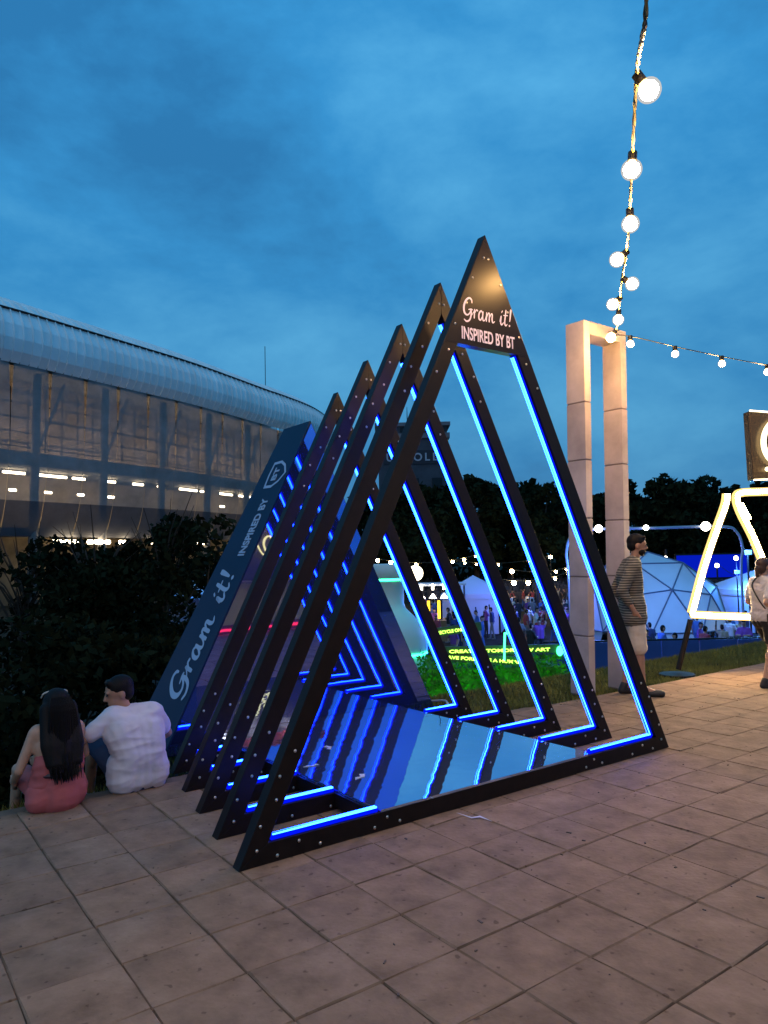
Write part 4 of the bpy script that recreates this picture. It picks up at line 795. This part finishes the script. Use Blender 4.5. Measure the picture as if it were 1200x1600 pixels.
# blue barrier wall, screens and floodlights
bar = rootz('barrier', 1085, 22, 'long low blue barrier along the edge of the lower field', 'barrier'); m_bb = mat('blue_board', (.03, .08, .30), .5, var=.2, vscale=1)
zb_ = at(1085, 962, 25).z - ZL
for k in range(8): MB().box((-3.9 + 1.12 * k, 0, .95), (1.08, .06, 1.90)).build('board', m_bb, bar)
MB().tube([(-4.6, 0, 1.93), (5.2, 0, 1.93)], .03, 6).build('top_rail', m_metal, bar)
scr = rootz('stage_screen', 1112, 66, 'bright blue stage screen glowing beyond the dome', 'screen'); zs = at(1090, 885, 66).z - ZL
MB().box((0, .1, zs), (6.6, .15, 2.3)).build('screen_frame', m_metal, scr); MB().box((0, 0, zs), (6.3, .06, 2.0)).build('screen', emi('screen_blue', (.002, .02, .9), .55), scr)
for sx in (-4, 4): MB().tube([(sx, .2, 0), (sx, .2, zs + 1.6)], .12, 6).build('mast', m_metal, scr)
fl = MB()
floods = [(838, 40, 3.4, (.10, .16, 1.), 1300, 'added blue floodlight on a mast in the crowd left of the gate'), (1150, 40, 3.2, (.06, .22, 1.), 1800, 'blue floodlight on a mast right of the dome'), (918, 29, 3.4, (.08, .20, 1.), 1000, 'blue floodlight on a mast behind the gate'), (1168, 31, 4.3, (.10, .35, 1.), 750, 'blue floodlight by the arch, lighting the dome skin'), (330, 42, 3.0, (.03, .25, 1.), 350, 'blue lamp beside the tent behind the bush')]  # first mast added for more blue glow on the crowd
for (x, D, h, c, en, lab) in floods:
    r = rootz('floodlight', x, D, lab, 'floodlight', 'coloured floodlights on the lower field'); MB().tube([(0, 0, 0), (0, 0, h)], .04, 6).build('mast', m_metal, r); MB().box((0, 0, h + .1), (.30, .16, .2)).build('housing', m_metal, r)
    MB().box((0, -.09, h + .1), (.26, .02, .16)).build('lens', emi('lens_%.2f' % c[1], c, 6.), r)
    ld = bpy.data.lights.new('flood_light', 'POINT'); ld.energy = en; ld.color = c; ld.shadow_soft_size = .15; lo = bpy.data.objects.new('flood_light', ld); COL.objects.link(lo); lo.parent = r; lo.location = (0, -.4, h + .15)
# far festoon strings across the field
rs = random.Random(5)
for k, (xa, xb, D, ya, yb, n, lab) in enumerate(((590, 760, 62, 873, 862, 9, 'far string of warm bulbs above the bar stall'), (690, 860, 70, 872, 868, 10, 'far string of warm bulbs above the marquee'), (800, 930, 58, 890, 868, 8, 'far string of warm bulbs left of the gate'), (780, 925, 50, 905, 875, 7, 'far string of warm bulbs low over the crowd'), (1120, 1210, 48, 880, 905, 7, 'far string of cold bulbs at the right edge'), (1080, 1190, 52, 908, 900, 8, 'far row of white bulbs beyond the neon stand'))):
    A = at(xa, ya, D); B_ = at(xb, yb, D + 6); r = empty('string_lights', Vector((A.x, A.y, ZL)), 0, lab, 'string lights', 'far bulb strings over the field'); pts = []
    for i in range(n + 1):
        t = i / n; p = A.lerp(B_, t) - Vector((0, 0, 1.6 * 4 * t * (1 - t) * .4)); pts.append(p - r.location)
        if rs.random() < .85: MB().ball(p - r.location - Vector((0, 0, .15)), rs.uniform(.07, .17), 8, 6).build('bulb', m_bulbfar if k < 4 else m_wl, r)
    MB().tube(pts, .02, 4).build('cable', m_cable, r)
    for p in (pts[0], pts[-1]): MB().tube([p, (p.x, p.y, 0)], .06, 6).build('post', m_metal, r)
# scattered small lamps seen through the bushes
for (x, y, D, c) in ((243, 975, 20, 'w'), (250, 990, 20, 'w'), (236, 1012, 19, 'w'), (258, 902, 24, 'w'), (160, 972, 22, 'w'), (1040, 872, 44, 'w'), (1155, 984, 34, 'w'), (1150, 872, 40, 'w'), (884, 1050, 24, 'b')):
    p = at(x, y, D); r = empty('path_lamp', Vector((p.x, p.y, ZL)), 0, 'small lamp on a thin post at %s' % {243: 'the bush, brightest of the cluster', 250: 'the bush, lowest right of the cluster', 236: 'the bush, lowest of the cluster', 258: 'the bush, above the cluster', 160: 'the left bush', 1040: 'the dome', 1155: 'the low blue barrier', 1150: 'the tent on the right', 884: 'the foot of the gate'}[x], 'lamp', 'small lamps on the lower field')
    MB().tube([(0, 0, 0), (0, 0, p.z - ZL)], .025, 6).build('post', m_metal, r); MB().ball((0, 0, p.z - ZL), .06 if x < 400 else .12, 8, 6).build('bulb', m_wl if c == 'w' else emi('cyan_lamp', (.05, .5, 1.), 8.), r)
# ------------------------------------------------------------------ neon stand and letter sign at the right
m_neonw = emi('white_neon', (1., .70, .34), 150.); m_neonhalo = emi('neon_sleeve', (1., .66, .20), 1.7)  # dimmer yellow tube stands in for the glow around the white neon
nb = onz(1058, 1052) - Vector((0, 0, .03)); D_n = float((RC @ (np.array(nb) - CAM))[2])
ns = empty('neon_stand', nb, 0, 'black floor stand carrying large bent white neon tubes', 'neon sign')
def NP(x, y, dd=0.): return at(x, y, D_n + dd) - nb
MB().tube([NP(1060, 1046), NP(1079, 968)], .035, 8).build('leg', m_metal, ns); MB().lathe([(.0, 0), (.22, .0), (.22, .025), (.05, .04), (.0, .04)], (0, 0, .0), 18).build('base_plate', m_metal, ns)
for nm, pts, r in (('neon_tube', [(1135, 772), (1132, 790), (1116, 835), (1098, 890), (1080, 958)], .052), ('neon_tube', [(1080, 960), (1120, 962), (1181, 964)], .050), ('neon_tube', [(1260, 766), (1200, 768), (1158, 770), (1150, 778), (1156, 800), (1176, 840), (1195, 886)], .052), ('neon_tube', [(1157, 787), (1170, 811)], .03)):
    P_ = [NP(*q) for q in pts]; S_ = [Vector(p) for p in smooth_path([tuple(p) for p in P_], 5)]; MB().tube(S_, r, 12).build('neon_sleeve', m_neonhalo, ns, smooth=True); MB().tube([p - CF * .03 for p in S_], r * .60, 10).build(nm, m_neonw, ns, smooth=True); bk = [p + CF * .05 for p in S_]; MB().tube(bk, .03, 6).build('tube_back', m_metal, ns)  # neon_sleeve is the yellow tube standing in for glow around the neon
MB().tube([NP(1080, 962, .08), NP(1135, 772, .08)], .02, 6).build('support_rod', m_metal, ns); MB().tube([NP(1150, 775, .08), NP(1240, 1040, .08)], .025, 6).build('support_rod', m_metal, ns)
sb = onz(1236, 1046); D_s = float((RC @ (np.array(sb) - CAM))[2]); sg_ = empty('letter_sign', sb, 0, 'square dark sign box with a glowing letter, cut by the right edge', 'sign')
def SPt(x, y, dd=0.): return at(x, y, D_s + dd) - sb
MB().tube([(0, 0, 0), SPt(1236, 700)], .04, 8).build('post', m_metal, sg_)
c4 = [SPt(1170, 642), SPt(1300, 652), SPt(1304, 745), SPt(1177, 750)]; MB().prism(c4, CF * .16).build('box', mat('bronze_box', (.10, .075, .05), .25, .6), sg_, bevel=.01)
for a, b in ((0, 1), (3, 2)): MB().tube([c4[a] - CF * .02, c4[b] - CF * .02], .011, 6).build('edge_light', emi('edge_glow', (1., .8, .5), 4.), sg_)
MB().tube([SPt(1222 + 29 * math.cos(a), 690 + 36 * math.sin(a), -.06) for a in np.linspace(0, 2 * math.pi, 40)], .035, 8).build('lit_letter', emi('letter_glow', (1., .85, .5), 3.), sg_)
for x_, y_ in ((1199, 733), (1215, 735)): MB().ball(SPt(x_, y_, -.05), .03).build('lit_dot', MATS['letter_glow'], sg_)

# ------------------------------------------------------------------ invented kiosk behind and right of the viewer, added for reflections in the mirror wall
kio = empty('reflection_kiosk', (3.7, -6.4, 0), math.radians(180), 'made-up yellow-lit kiosk out of view, added for reflections in the left side of the mirror wall', 'kiosk'); m_kw = mat('added_kiosk_yellow', (.65, .48, .10), .6, var=.1, vscale=2)
MB().box((0, 1.0, 1.25), (2.6, 1.8, 2.5)).build('cabin', mat('added_kiosk_dark', (.05, .045, .045), .6), kio); MB().box((0, .06, .62), (2.4, .06, .85)).build('added_counter_front', m_kw, kio); MB().box((0, -.1, 1.08), (2.7, .45, .05)).build('counter', mat('added_kiosk_wood', (.3, .2, .1), .5), kio)  # cabin and counter of the made-up kiosk
MB().box((0, -.25, 2.52), (2.8, .7, .06)).build('awning', mat('added_kiosk_red', (.4, .04, .04), .7), kio); MB().box((0, .04, .09), (2.3, .04, .05)).build('added_red_light_bar', emi('added_red_bar', (1., .02, .03), 6.), kio)
for x in (-.8, 0, .8): MB().ball((x, -.1, 2.35), .07, 10, 7).build('lamp', emi('added_kiosk_lamp', (1., .62, .22), 90.), kio, smooth=True)  # lamps of the made-up kiosk, added for the mirror reflections
MB().tube(smooth_path([(-.55, -.02, 1.75), (-.35, -.02, 2.1), (-.2, -.02, 1.9), (-.35, -.02, 1.6), (-.1, -.02, 1.75), (.05, -.02, 2.05), (.2, -.02, 1.95), (.1, -.02, 1.75), (.35, -.02, 1.7), (.5, -.02, 1.95)], 6), .02, 6).build('added_neon_squiggle', emi('added_kiosk_neon', (1., .6, .1), 5.), kio)
# pillar carrying the far end of the overhead string, behind the viewer
ep = full[0]; pole = empty('string_pole', (ep.x, ep.y, 0), 0, 'plain steel pole carrying the overhead bulb string behind the viewer', 'pole'); MB().tube([(0, 0, 0), (0, 0, ep.z + .1)], .05, 8).build('shaft', m_metal, pole); MB().lathe([(0, 0), (.2, 0), (.2, .02), (0, .02)], n=14).build('foot_plate', m_metal, pole)

# grit and dry litter trodden into the paving joints, and a pale cable at the tunnel's back corner
gr = MB(); rs = random.Random(21)
for _ in range(170):
    x = rs.uniform(-3.2, 5); y = rs.uniform(-2.9, 1.7); r_ = rs.choice((.003, .004, .006, .009)); a = rs.uniform(0, 6.28); R_ = Matrix.Rotation(a, 3, 'Z')
    if abs(x) < 1.9 and y > -.05: continue
    gr.box((x, y, .004), (r_ * rs.uniform(1, 3.5), r_, .004), R_)
tag(gr.build('grit', mat('grit_dark', (.10, .075, .06), .9, var=.7, vscale=2)), 'small grit and dry litter scattered over the paving', 'litter', kind='stuff')
cb = MB().tube(smooth_path([(1.50, 2.30, .02), (1.62, 2.42, .03), (1.70, 2.60, .02), (1.62, 2.85, -.02), (1.40, 3.05, -.05)], 6), .012, 6).build('power_cable', mat('pale_cable', (.5, .5, .5), .5))
tag(cb, 'pale power cable looping on the grass at the back corner of the tunnel', 'cable')
